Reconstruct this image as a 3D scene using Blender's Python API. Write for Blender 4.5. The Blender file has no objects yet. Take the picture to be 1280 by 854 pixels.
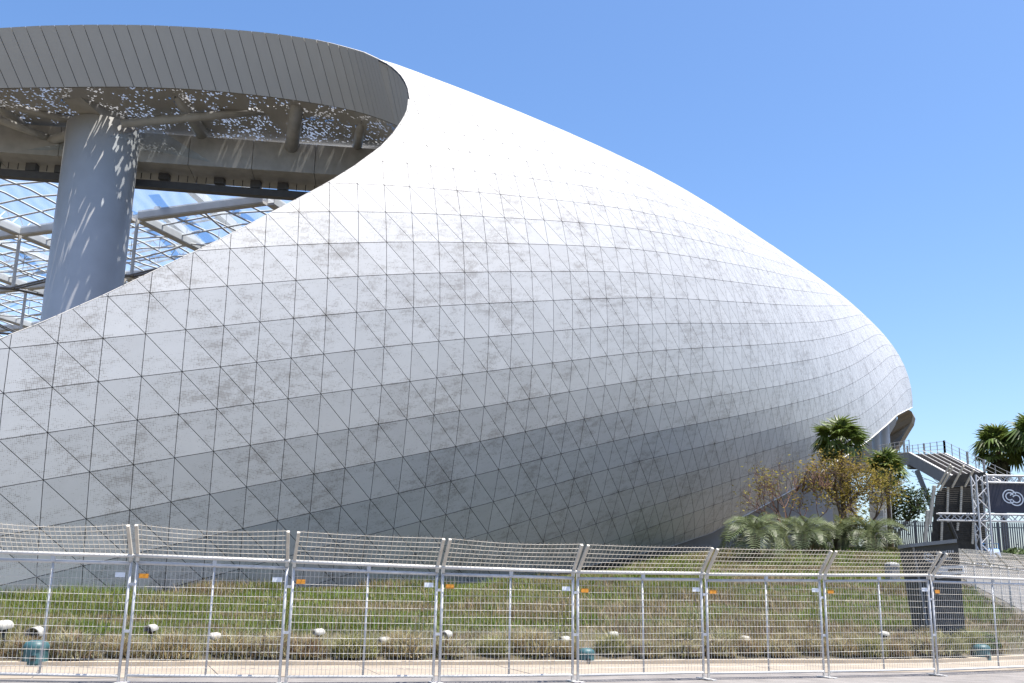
import bpy, bmesh, math, random
import numpy as np
from mathutils import Vector, Matrix

random.seed(7)
rng = np.random.default_rng(11)
SC = bpy.context.scene
COL = SC.collection

# ------------------------------------------------------------------ camera
PITCH, ROLL = math.radians(13.5), math.radians(1.27)
CAM = np.array([0.0, 0.0, 1.8])
FW = np.array([0, math.cos(PITCH), math.sin(PITCH)])
UP0 = np.array([0, -math.sin(PITCH), math.cos(PITCH)])
RT0 = np.array([1.0, 0, 0])
CR = math.cos(ROLL) * RT0 + math.sin(ROLL) * UP0
CU = -math.sin(ROLL) * RT0 + math.cos(ROLL) * UP0
cam_data = bpy.data.cameras.new('camera')
cam_data.sensor_width = 36.0
cam_data.lens = 36.0
cam_data.clip_start = 0.1
cam_data.clip_end = 6000
cam = bpy.data.objects.new('camera', cam_data)
COL.objects.link(cam)
M = Matrix.Identity(4)
for k in range(3):
    M[k][0], M[k][1], M[k][2], M[k][3] = CR[k], CU[k], -FW[k], CAM[k]
cam.matrix_world = M
SC.camera = cam

# ------------------------------------------------------------------ sky, sun, exposure
SUN_EL, SUN_AZ = math.radians(72.5), math.radians(106)      # azimuth clockwise from +Y
w = bpy.data.worlds.new('World')
SC.world = w
w.use_nodes = True
wn = w.node_tree.nodes
bg = wn['Background']
sky = wn.new('ShaderNodeTexSky')
sky.sky_type = 'NISHITA'
sky.sun_disc = False
sky.sun_elevation = SUN_EL
sky.sun_rotation = SUN_AZ
sky.altitude = 30
sky.air_density = 1.0
sky.dust_density = 1.3
sky.ozone_density = 4.0
hs = wn.new('ShaderNodeHueSaturation')
hs.inputs['Saturation'].default_value = 1.16          # the photograph's own colour rendering
w.node_tree.links.new(sky.outputs['Color'], hs.inputs['Color'])
mu = wn.new('ShaderNodeMix')
mu.data_type = 'RGBA'; mu.blend_type = 'MULTIPLY'
mu.inputs['Factor'].default_value = 1
mu.inputs['B'].default_value = (1.17, 1.11, 1.12, 1)
w.node_tree.links.new(hs.outputs['Color'], mu.inputs['A'])
w.node_tree.links.new(mu.outputs['Result'], bg.inputs['Color'])
bg.inputs['Strength'].default_value = 0.085
sl = bpy.data.lights.new('sun', 'SUN')
sl.energy = 4.0
sl.angle = math.radians(0.5)
sl.color = (1.0, 0.95, 0.87)
so = bpy.data.objects.new('sun', sl)
COL.objects.link(so)
sd = Vector((math.sin(SUN_AZ) * math.cos(SUN_EL), math.cos(SUN_AZ) * math.cos(SUN_EL), math.sin(SUN_EL)))
so.rotation_euler = sd.to_track_quat('Z', 'Y').to_euler()
so.location = (60, 0, 80)
SC.view_settings.view_transform = 'Standard'
SC.view_settings.look = 'None'
SC.view_settings.exposure = 1.30
SC.view_settings.gamma = 1.0
SC.cycles.max_bounces = 8
SC.cycles.transparent_max_bounces = 24

# ------------------------------------------------------------------ helpers
def at(x, y, z):
    """point of the place seen at photo pixel x, y at depth z in front of the camera"""
    return CAM + z * (FW + (x - 640) / 1280 * CR + (427 - y) / 1280 * CU)

def proj(P):
    d = np.asarray(P) - CAM
    z = d @ FW
    return 640 + 1280 * (d @ CR) / z, 427 - 1280 * (d @ CU) / z, z

def at_height(x, y, h):
    d = at(x, y, 1.0) - CAM
    return CAM + d * (h - CAM[2]) / d[2]

class MB:
    """collects shapes into one mesh"""
    def __init__(s):
        s.v, s.f, s.uv = [], [], []
    def add(s, vs, fs, uvs=None):
        b = len(s.v)
        s.v += [tuple(map(float, p)) for p in vs]
        s.f += [tuple(b + i for i in f) for f in fs]
        if uvs is not None:
            for f in fs:
                s.uv += [uvs[i] for i in f]
        return s
    def box(s, c, size, ax=None):
        c = np.array(c, float)
        X, Y, Z = ax if ax is not None else (np.array([1., 0, 0]), np.array([0, 1., 0]), np.array([0, 0, 1.]))
        h = np.array(size) / 2
        vs = [c + X * h[0] * a + Y * h[1] * b_ + Z * h[2] * d for d in (-1, 1) for b_ in (-1, 1) for a in (-1, 1)]
        return s.add(vs, [(0, 2, 3, 1), (4, 5, 7, 6), (0, 1, 5, 4), (2, 6, 7, 3), (0, 4, 6, 2), (1, 3, 7, 5)])
    def bar(s, a, b, wd, hd=None, upv=(0, 0, 1)):
        a, b = np.array(a, float), np.array(b, float)
        d = b - a
        L = np.linalg.norm(d)
        d = d / L
        u = np.array(upv, float)
        if abs(d @ u) > .97:
            u = np.array([0, 1., 0])
        sx = np.cross(d, u); sx /= np.linalg.norm(sx)
        u = np.cross(sx, d)
        return s.box((a + b) / 2, (wd, L, hd or wd), (sx, d, u))
    def tube(s, pts, rad, n=6, caps=True):
        pts = [np.array(p, float) for p in pts]
        if not hasattr(rad, '__len__'):
            rad = [rad] * len(pts)
        b = len(s.v)
        prev = None
        for i, p in enumerate(pts):
            d = pts[min(i + 1, len(pts) - 1)] - pts[max(i - 1, 0)]
            d = d / (np.linalg.norm(d) + 1e-9)
            if prev is None:
                u = np.array([0, 0, 1.]) if abs(d[2]) < .9 else np.array([1., 0, 0])
            else:
                u = prev
            x = np.cross(d, u); x /= np.linalg.norm(x)
            y = np.cross(x, d); prev = y
            for k in range(n):
                t = 2 * math.pi * k / n
                s.v.append(tuple(p + rad[i] * (math.cos(t) * x + math.sin(t) * y)))
        for i in range(len(pts) - 1):
            for k in range(n):
                k2 = (k + 1) % n
                s.f.append((b + i * n + k, b + i * n + k2, b + (i + 1) * n + k2, b + (i + 1) * n + k))
        if caps:
            s.f.append(tuple(b + k for k in reversed(range(n))))
            s.f.append(tuple(b + (len(pts) - 1) * n + k for k in range(n)))
        return s
    def lathe(s, prof, c=(0, 0, 0), n=16, a0=0, a1=2 * math.pi):
        full = abs(a1 - a0 - 2 * math.pi) < 1e-6
        m = n if full else n + 1
        b = len(s.v)
        for r, z in prof:
            for k in range(m):
                t = a0 + (a1 - a0) * k / n
                s.v.append((c[0] + r * math.cos(t), c[1] + r * math.sin(t), c[2] + z))
        for i in range(len(prof) - 1):
            for k in range(n):
                k2 = (k + 1) % m
                s.f.append((b + i * m + k, b + i * m + k2, b + (i + 1) * m + k2, b + (i + 1) * m + k))
        return s
    def prism(s, poly, off):
        """closed prism: polygon (3-D points) pushed along off"""
        n = len(poly)
        P = [np.array(p, float) for p in poly]
        Q = [p + np.array(off, float) for p in P]
        return s.add(P + Q, [tuple(range(n)), tuple(n + i for i in reversed(range(n)))] +
                     [(i, n + i, n + (i + 1) % n, (i + 1) % n) for i in range(n)])
    def mesh(s, name, mat, smooth=False):
        me = bpy.data.meshes.new(name)
        me.from_pydata(s.v, [], s.f)
        if s.uv:
            ul = me.uv_layers.new(name='UVMap')
            ul.data.foreach_set('uv', np.array(s.uv, np.float32).ravel())
        me.materials.append(mat)
        if smooth:
            me.polygons.foreach_set('use_smooth', [True] * len(me.polygons))
        me.update()
        return me
    def build(s, name, mat, parent=None, smooth=False, loc=None):
        return link(name, s.mesh(name, mat, smooth), parent, loc)

def link(name, me, parent=None, loc=None, rot=None, scale=None):
    o = bpy.data.objects.new(name, me)
    COL.objects.link(o)
    if parent is not None:
        o.parent = parent
    if loc is not None:
        o.location = tuple(loc)
    if rot is not None:
        o.rotation_euler = rot
    if scale is not None:
        o.scale = scale
    return o

def tag(o, label=None, cat=None, group=None, kind=None):
    if label: o['label'] = label
    if cat: o['category'] = cat
    if group: o['group'] = group
    if kind: o['kind'] = kind
    return o

def thing(name, label, cat, loc=(0, 0, 0), rz=0.0, group=None):
    o = link(name, None, None, loc)
    o.rotation_euler = (0, 0, rz)
    return tag(o, label, cat, group)

def copy_tree(o, parent=None):
    c = o.copy()
    COL.objects.link(c)
    if parent is not None:
        c.parent = parent
    for ch in list(o.children):
        copy_tree(ch, c)
    return c

# ------------------------------------------------------------------ materials
def new_mat(name):
    m = bpy.data.materials.new(name)
    m.use_nodes = True
    nt = m.node_tree
    return m, nt, nt.nodes, nt.links, nt.nodes['Principled BSDF']

def pmat(name, col, rough=.6, metal=0., var=.12, scale=3., bump=0., spec=.5, bscale=None, stretch=None):
    """plain surface with procedural mottling (colour) and optional fine relief"""
    m, nt, n, l, p = new_mat(name)
    p.inputs['Roughness'].default_value = rough
    p.inputs['Metallic'].default_value = metal
    p.inputs['Specular IOR Level'].default_value = spec
    tc = n.new('ShaderNodeTexCoord')
    mp = n.new('ShaderNodeMapping')
    if stretch: mp.inputs['Scale'].default_value = stretch
    l.new(tc.outputs['Object'], mp.inputs['Vector'])
    no = n.new('ShaderNodeTexNoise')
    no.inputs['Scale'].default_value = scale
    no.inputs['Detail'].default_value = 6
    l.new(mp.outputs['Vector'], no.inputs['Vector'])
    cr = n.new('ShaderNodeValToRGB')
    c = np.array(col)
    cr.color_ramp.elements[0].position = .3
    cr.color_ramp.elements[1].position = .7
    cr.color_ramp.elements[0].color = (*np.clip(c * (1 - var), 0, 1), 1)
    cr.color_ramp.elements[1].color = (*np.clip(c * (1 + var), 0, 1), 1)
    l.new(no.outputs['Fac'], cr.inputs['Fac'])
    l.new(cr.outputs['Color'], p.inputs['Base Color'])
    if bump:
        n2 = n.new('ShaderNodeTexNoise')
        n2.inputs['Scale'].default_value = bscale or scale * 8
        n2.inputs['Detail'].default_value = 4
        l.new(mp.outputs['Vector'], n2.inputs['Vector'])
        b = n.new('ShaderNodeBump')
        b.inputs['Strength'].default_value = bump
        b.inputs['Distance'].default_value = .02
        l.new(n2.outputs['Fac'], b.inputs['Height'])
        l.new(b.outputs['Normal'], p.inputs['Normal'])
    return m

def leaf_mat(name, attr=True, col=(.1, .13, .04), trans=.3, rough=.55, spec=.3):
    m, nt, n, l, p = new_mat(name)
    p.inputs['Roughness'].default_value = rough
    p.inputs['Specular IOR Level'].default_value = spec
    tr = n.new('ShaderNodeBsdfTranslucent')
    mx = n.new('ShaderNodeMixShader')
    mx.inputs[0].default_value = trans
    if attr:
        at_ = n.new('ShaderNodeAttribute'); at_.attribute_name = 'Col'
        src = at_.outputs['Color']
    else:
        oi = n.new('ShaderNodeObjectInfo')
        geo = n.new('ShaderNodeNewGeometry')
        hs = n.new('ShaderNodeHueSaturation')
        hs.inputs['Color'].default_value = (*col, 1)
        mr = n.new('ShaderNodeMapRange')
        mr.inputs['To Min'].default_value = .6
        mr.inputs['To Max'].default_value = 1.5
        l.new(geo.outputs['Random Per Island'], mr.inputs['Value'])
        l.new(mr.outputs['Result'], hs.inputs['Value'])
        mr2 = n.new('ShaderNodeMapRange')
        mr2.inputs['To Min'].default_value = .485
        mr2.inputs['To Max'].default_value = .515
        l.new(oi.outputs['Random'], mr2.inputs['Value'])
        l.new(mr2.outputs['Result'], hs.inputs['Hue'])
        src = hs.outputs['Color']
    l.new(src, p.inputs['Base Color'])
    l.new(src, tr.inputs['Color'])
    l.new(p.outputs['BSDF'], mx.inputs[1])
    l.new(tr.outputs['BSDF'], mx.inputs[2])
    l.new(mx.outputs[0], n['Material Output'].inputs['Surface'])
    return m

def panel_mat():
    """white anodised aluminium with the printed / perforated streak pattern; UV = panel column, panel row"""
    m, nt, n, l, p = new_mat('perforated aluminium')
    uv = n.new('ShaderNodeUVMap'); uv.uv_map = 'UVMap'
    K = 26.0
    sc = n.new('ShaderNodeVectorMath'); sc.operation = 'SCALE'; sc.inputs['Scale'].default_value = K
    l.new(uv.outputs['UV'], sc.inputs[0])
    fl = n.new('ShaderNodeVectorMath'); fl.operation = 'FLOOR'
    l.new(sc.outputs[0], fl.inputs[0])
    fr = n.new('ShaderNodeVectorMath'); fr.operation = 'FRACTION'
    l.new(sc.outputs[0], fr.inputs[0])
    # streak field sampled once per hole
    def noise(vec, scl, sx, sy, det=5, rough=.6):
        mp = n.new('ShaderNodeMapping')
        mp.inputs['Scale'].default_value = (sx, sy, 1)
        l.new(vec, mp.inputs['Vector'])
        t = n.new('ShaderNodeTexNoise'); t.inputs['Scale'].default_value = scl
        t.inputs['Detail'].default_value = det; t.inputs['Roughness'].default_value = rough
        l.new(mp.outputs[0], t.inputs['Vector'])
        return t.outputs['Fac']
    a = noise(fl.outputs[0], .085, .7, 2.2, 7, .72)
    b = noise(fl.outputs[0], .02, 1, 1.2, 3, .5)
    wn_ = n.new('ShaderNodeTexWhiteNoise'); wn_.noise_dimensions = '2D'
    l.new(fl.outputs[0], wn_.inputs['Vector'])
    def math_(op, x, y=None, clamp=False):
        q = n.new('ShaderNodeMath'); q.operation = op; q.use_clamp = clamp
        for i, v in enumerate((x, y)):
            if v is None: continue
            if isinstance(v, (int, float)): q.inputs[i].default_value = v
            else: l.new(v, q.inputs[i])
        return q.outputs[0]
    s = math_('ADD', math_('MULTIPLY', a, .72), math_('MULTIPLY', b, .42))
    s = math_('ADD', s, math_('MULTIPLY', wn_.outputs['Value'], .09))
    mr = n.new('ShaderNodeMapRange'); mr.clamp = True
    mr.inputs['From Min'].default_value = .53; mr.inputs['From Max'].default_value = .74
    l.new(s, mr.inputs['Value'])
    # hole shape: distance from cell centre
    d = n.new('ShaderNodeVectorMath'); d.operation = 'DISTANCE'; d.inputs[1].default_value = (.5, .5, 0)
    l.new(fr.outputs[0], d.inputs[0])
    rad = math_('MULTIPLY', mr.outputs['Result'], .62)
    hole = math_('SUBTRACT', rad, d.outputs['Value'])
    hole = math_('MULTIPLY', hole, 6.0, True)
    hole = math_('MULTIPLY', hole, .6)
    # base metal with slight panel to panel tone
    geo = n.new('ShaderNodeNewGeometry')
    isl = geo.outputs['Random Per Island']
    oi = n.new('ShaderNodeObjectInfo')
    rv = math_('FRACT', math_('ADD', isl, oi.outputs['Random']))
    mr2 = n.new('ShaderNodeMapRange'); mr2.inputs['To Min'].default_value = .95; mr2.inputs['To Max'].default_value = 1.035
    l.new(rv, mr2.inputs['Value'])
    soft = noise(uv.outputs['UV'], 3.0, 1, 1, 5, .6)
    mr3 = n.new('ShaderNodeMapRange'); mr3.inputs['To Min'].default_value = .93; mr3.inputs['To Max'].default_value = 1.05
    l.new(soft, mr3.inputs['Value'])
    tone = math_('MULTIPLY', mr2.outputs['Result'], mr3.outputs['Result'])
    basec = n.new('ShaderNodeMix'); basec.data_type = 'RGBA'
    hv = n.new('ShaderNodeVectorMath'); hv.operation = 'SCALE'
    hv.inputs[0].default_value = PANEL_COL
    l.new(tone, hv.inputs['Scale'])
    l.new(hole, basec.inputs['Factor'])
    l.new(hv.outputs[0], basec.inputs['A'])
    basec.inputs['B'].default_value = (.19, .172, .15, 1)
    l.new(basec.outputs['Result'], p.inputs['Base Color'])
    p.inputs['Metallic'].default_value = .2
    p.inputs['Specular IOR Level'].default_value = .25
    p.inputs['Roughness'].default_value = .45
    return m
PANEL_COL = (.485, .485, .48)

def perforated_soffit():
    """dark steel soffit deck pierced by irregular perforation: the holes let sun and sky through"""
    m, nt, n, l, p = new_mat('perforated soffit')
    p.inputs['Base Color'].default_value = (.42, .415, .405, 1)
    p.inputs['Roughness'].default_value = .85
    tc = n.new('ShaderNodeTexCoord')
    mp = n.new('ShaderNodeMapping'); mp.inputs['Scale'].default_value = (1, .55, 1)
    mp.inputs['Rotation'].default_value = (0, 0, .5)
    l.new(tc.outputs['Object'], mp.inputs[0])
    def nz(sc_, det, rg):
        t = n.new('ShaderNodeTexNoise'); t.inputs['Scale'].default_value = sc_; t.inputs['Detail'].default_value = det
        t.inputs['Roughness'].default_value = rg
        l.new(mp.outputs[0], t.inputs['Vector']); return t.outputs['Fac']
    vo = n.new('ShaderNodeTexVoronoi'); vo.inputs['Scale'].default_value = 8.0
    l.new(mp.outputs[0], vo.inputs['Vector'])
    sx_ = n.new('ShaderNodeSeparateColor'); l.new(vo.outputs['Color'], sx_.inputs[0])
    a = sx_.outputs[0]; b = nz(.5, 3, .6)
    q = n.new('ShaderNodeMath'); q.operation = 'MULTIPLY_ADD'; q.inputs[1].default_value = 1.1
    l.new(b, q.inputs[0]); l.new(a, q.inputs[2])
    g = n.new('ShaderNodeMath'); g.operation = 'GREATER_THAN'; g.inputs[1].default_value = 1.43
    l.new(q.outputs[0], g.inputs[0])
    tr = n.new('ShaderNodeBsdfTransparent')
    mx = n.new('ShaderNodeMixShader')
    tl = n.new('ShaderNodeBsdfTranslucent'); tl.inputs['Color'].default_value = (.11, .11, .11, 1)
    m2 = n.new('ShaderNodeMixShader'); m2.inputs[0].default_value = .66
    l.new(tr.outputs[0], m2.inputs[1]); l.new(tl.outputs[0], m2.inputs[2])
    l.new(g.outputs[0], mx.inputs[0]); l.new(p.outputs[0], mx.inputs[1]); l.new(m2.outputs[0], mx.inputs[2])
    l.new(mx.outputs[0], n['Material Output'].inputs['Surface'])
    return m

def film():
    """ETFE roof film: mostly clear, a little milky from its printed dots"""
    m, nt, n, l, p = new_mat('roof film')
    tr = n.new('ShaderNodeBsdfTransparent'); tr.inputs['Color'].default_value = (.86, .92, .97, 1)
    tl = n.new('ShaderNodeBsdfTranslucent'); tl.inputs['Color'].default_value = (.75, .82, .9, 1)
    mx = n.new('ShaderNodeMixShader')
    tc = n.new('ShaderNodeTexCoord')
    wv = n.new('ShaderNodeTexWave'); wv.inputs['Scale'].default_value = .22; wv.inputs['Distortion'].default_value = 6.0
    l.new(tc.outputs['Object'], wv.inputs['Vector'])
    mr = n.new('ShaderNodeMapRange'); mr.inputs['To Min'].default_value = .11; mr.inputs['To Max'].default_value = .15
    l.new(wv.outputs['Fac'], mr.inputs['Value'])
    l.new(mr.outputs['Result'], mx.inputs[0])
    l.new(tr.outputs[0], mx.inputs[1]); l.new(tl.outputs[0], mx.inputs[2])
    l.new(mx.outputs[0], n['Material Output'].inputs['Surface'])
    return m

MAT = dict(
    panel=panel_mat(),
    backing=pmat('sub-frame', (.06, .06, .065), .8),
    fascia=pmat('fascia aluminium', (.50, .475, .43), .5, .1, .06, .6, stretch=(1, 1, .3)),
    soffit=perforated_soffit(),
    steel=pmat('painted steel', (.42, .415, .40), .55, .1, .12, 1.5),
    darksteel=pmat('dark steel', (.09, .09, .095), .6),
    column=pmat('column paint', (.52, .515, .51), .5, 0, .05, .8),
    film=film(),
    beam=pmat('roof beam', (.52, .51, .49), .6, 0, .12, .8),
    cable=pmat('cable', (.16, .16, .17), .5, .4),
    galv=pmat('galvanised steel', (.50, .505, .515), .45, .1, .12, 6, .1),
    whitepaint=pmat('white paint', (.58, .57, .55), .5, 0, .1, 5),
    cream=pmat('weathered cream paint', (.54, .50, .43), .6, 0, .18, 4),
    orange=pmat('orange plate', (.62, .25, .02), .5, 0, .25, 25),
    tagwhite=pmat('white plate', (.75, .77, .8), .5, 0, .08, 20),
    concrete=pmat('concrete', (.29, .245, .19), .9, 0, .16, 1.2, .25, bscale=30),
    kerb=pmat('kerb concrete', (.42, .355, .275), .9, 0, .14, 2, .2, bscale=30),
    asphalt=pmat('asphalt', (.20, .185, .175), .9, 0, .2, 1.6, .5, bscale=60),
    soil=pmat('dry soil', (.085, .07, .045), .95, 0, .45, 1.3, .8, bscale=8),
    plaza=pmat('plaza concrete', (.155, .15, .145), .9, 0, .12, .6),
    hood=pmat('lamp hood', (.40, .385, .34), .6, 0, .18, 9, .15),
    wire=pmat('weathered wire', (.55, .53, .49), .6, .1, .2, 8),
    joint=pmat('panel edge', (.08, .08, .085), .7),
    dark=pmat('black interior', (.02, .02, .02), .6),
    teal=pmat('teal plastic', (.035, .10, .11), .5, 0, .3, 6),
    signdark=pmat('charcoal cladding', (.07, .075, .085), .45, .2, .15, 1.5),
    signgrey=pmat('grey slab', (.25, .255, .26), .6),
    banner=pmat('navy banner', (.04, .042, .06), .8, 0, .12, 2),
    mesh_screen=pmat('dark debris mesh', (.045, .042, .038), .85, 0, .3, 5, .4),
    bark=pmat('bark', (.13, .09, .065), .95, 0, .35, 9, .8, stretch=(1, 1, .3)),
    twig=pmat('reddish twigs', (.15, .08, .055), .9, 0, .3, 9),
    palmbark=pmat('palm bark', (.12, .085, .06), .95, 0, .4, 14, 1., stretch=(.6, .6, 2.2)),
    wall=pmat('rendered wall', (.24, .235, .235), .85, 0, .08, .8),
    picket=pmat('grey picket paint', (.17, .18, .19), .5, .2),
    girder=pmat('grey girder paint', (.22, .25, .28), .5, .1, .08, 1),
    tread=pmat('dark tread', (.10, .085, .075), .8, 0, .2, 3),
    blue=pmat('blue plastic', (.02, .12, .3), .5),
    straw=leaf_mat('grass blades', trans=.3),
    fan=leaf_mat('fan palm leaf', False, (.085, .12, .024), .3, .45, .4),
    deadfan=leaf_mat('dead palm leaf', False, (.055, .05, .025), .15, .8, .1),
    pinnate=leaf_mat('silver palm leaf', False, (.12, .145, .065), .3, .45, .4),
    yellow=leaf_mat('autumn leaf', False, (.25, .21, .045), .45, .6, .2),
    green=leaf_mat('dark tree leaf', False, (.05, .075, .025), .25, .5, .3),
    shrub=leaf_mat('shrub leaf', False, (.06, .10, .025), .25, .5, .3),
)

# ------------------------------------------------------------------ terrain
FRONT = np.array([(-60, 8.), (-30, 15.5), (-10.35, 22.04), (-5.85, 23.7), (0.17, 25.66), (5.6, 27.86), (10.28, 29.3), (12.44, 30.3), (16.1, 33.2), (22, 37.5), (40, 46), (80, 60)])
TC = np.array([(-19.3, 38, .85), (-30, 34, .6), (-40, 50, 1.0), (-12.5, 45.2, 1.35), (-5.35, 53, 1.55), (-1.5, 57.7, 1.7), (3.2, 63.6, 2.2), (7.1, 68.5, 2.8),
               (11.8, 74, 3.8), (13.6, 67, 3.95), (15, 80, 4.2), (16.9, 59, 3.7), (21, 61, 4.4), (8, 56, 3.0), (2, 47, 1.75), (-8, 38, 1.0), (8, 42, 1.45), (13.5, 32.5, .5), (14, 42, 1.6),
               (18.7, 40, .85), (26, 46, 1.6), (24, 52, 2.7), (30, 60, 3.8), (45, 62, 4.2), (30, 78, 4.9), (50, 90, 5.4), (25, 100, 5.2), (5, 100, 5), (-40, 100, 4), (70, 70, 4.5), (0, 32, .75), (5, 33.5, .8), (-5, 29, .5), (-12, 27.5, .35), (10, 35, .75)])
def _tps(p, q):
    r = np.linalg.norm(p[:, None, :] - q[None, :, :], axis=2)
    return r
_fr = np.array([(x, y) for x, y in zip(np.linspace(-50, 60, 23), np.interp(np.linspace(-50, 60, 23), FRONT[:, 0], FRONT[:, 1]))])
_ctrl = np.vstack([TC[:, :2], _fr]); _cz = np.r_[TC[:, 2], np.full(len(_fr), .13)]
_K = _tps(_ctrl, _ctrl)
_n = len(_ctrl)
_A = np.zeros((_n + 3, _n + 3)); _A[:_n, :_n] = _K + np.eye(_n) * -.15
_A[:_n, _n] = 1; _A[:_n, n_ := _n + 1] = _ctrl[:, 0]; _A[:_n, _n + 2] = _ctrl[:, 1]; _A[_n:, :_n] = _A[:_n, _n:].T
_sol = np.linalg.solve(_A, np.r_[_cz, 0, 0, 0])
def height(X, Y):
    X = np.atleast_1d(np.asarray(X, float)); Y = np.atleast_1d(np.asarray(Y, float))
    q = np.stack([np.clip(X, -60, 90), np.clip(Y, 0, 110)], 1)
    z = np.empty(len(q))
    for i in range(0, len(q), 20000):
        qq = q[i:i + 20000]
        z[i:i + 20000] = _tps(qq, _ctrl) @ _sol[:_n] + _sol[_n] + qq @ _sol[_n + 1:]
    f = Y - np.interp(X, FRONT[:, 0], FRONT[:, 1])
    t = np.clip(f / .8, 0, 1)
    z = np.clip(z, .05, 5.6)
    return np.where(f <= 0, -.02, .13 * np.minimum(t * 3, 1) * (1 - t) + z * t)
def hz(x, y):
    return float(height([x], [y])[0])

def ground_hit(x, y, lift=0.0):
    """where the sight line through pixel x, y meets the bank (raised by lift)"""
    zs = np.arange(20, 110, .1)
    P = np.array([at(x, y, z) for z in zs])
    h = height(P[:, 0], P[:, 1]) + lift
    k = np.flatnonzero((P[:, 2] - h)[:-1] * (P[:, 2] - h)[1:] <= 0)
    return P[k[0]] if len(k) else P[0]
def ground():
    xs = np.unique(np.r_[np.linspace(-1500, -80, 15), np.linspace(-80, -32, 17), np.linspace(-32, 40, 145), np.linspace(40, 110, 24), np.linspace(110, 1500, 15)])
    ys = np.unique(np.r_[np.linspace(-300, 0, 8), np.linspace(0, 20, 15), np.linspace(20, 82, 150), np.linspace(82, 140, 16), np.linspace(140, 2500, 20)])
    X, Y = np.meshgrid(xs, ys)
    Z = height(X.ravel(), Y.ravel())
    f = Y.ravel() - np.interp(X.ravel(), FRONT[:, 0], FRONT[:, 1])
    Z = Z + np.where(f > .6, rng.normal(0, .02, Z.shape), 0)
    v = np.stack([X.ravel(), Y.ravel(), Z], 1)
    nx, ny = len(xs), len(ys)
    i = np.arange(nx - 1)[None, :] + nx * np.arange(ny - 1)[:, None]
    f = np.stack([i, i + 1, i + nx + 1, i + nx], 2).reshape(-1, 4)
    me = bpy.data.meshes.new('ground')
    me.from_pydata(v.tolist(), [], f.tolist())
    me.materials.append(MAT['soil'])
    me.polygons.foreach_set('use_smooth', [True] * len(me.polygons))
    tag(link('ground', me), kind='structure')
ground()

# ------------------------------------------------------------------ road, walk, kerb
def strip(name, mat, offs, z, thick=None, joints=0, kind='structure'):
    xs = np.linspace(-45, 34, 80)
    mb = MB()
    L = []
    for o in offs:
        row = []
        for x in xs:
            y = np.interp(x, FRONT[:, 0], FRONT[:, 1]); d = (np.interp(x + .5, FRONT[:, 0], FRONT[:, 1]) - y) / .5
            nrm = np.array([d, -1]) / math.hypot(d, 1)
            row.append((x + nrm[0] * o, y + nrm[1] * o))
        L.append(row)
    top = [[(p[0], p[1], z) for p in r] for r in L]
    n = len(xs)
    for r in range(len(top) - 1):
        mb.add(top[r] + top[r + 1], [(i, n + i, n + i + 1, i + 1) for i in range(n - 1)])
    if thick:
        for r in (top[0], top[-1]):
            low = [(p[0], p[1], z - thick) for p in r]
            mb.add(r + low, [(i, i + 1, n + i + 1, n + i) for i in range(n - 1)])
    return tag(mb.build(name, mat), kind=kind)
mb = MB(); mb.add([(-60, -4, 0), (-20, 6.5, 0), (14, 18, 0), (60, 36, 0), (60, 50, 0), (12, 30, 0), (-20, 18.8, 0), (-60, 8, 0)], [(0, 1, 2, 3, 4, 5, 6, 7)])
tag(mb.build('road', MAT['asphalt']), kind='structure')
# pavement laid as slabs, with joints
pav = tag(link('pavement', None), kind='structure')
xs = np.arange(-22, 20, 3.1)
for i, x in enumerate(xs):
    m_ = MB()
    ring = []
    for (xx, o) in ((x + .012, .26), (x + 3.09, .26), (x + 3.09, 3.0), (x + .012, 3.0)):
        y = np.interp(xx, FRONT[:, 0], FRONT[:, 1]); d = (np.interp(xx + .5, FRONT[:, 0], FRONT[:, 1]) - y) / .5
        nn = np.array([d, -1]) / math.hypot(d, 1)
        ring.append((xx + nn[0] * o, y + nn[1] * o, .012 + .002 * (i % 2)))
    m_.prism(ring, (0, 0, -.05))
    m_.build('slab', MAT['concrete'], pav)
kerb = strip('kerb', MAT['kerb'], (-.03, .25), .10, .14)

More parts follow.
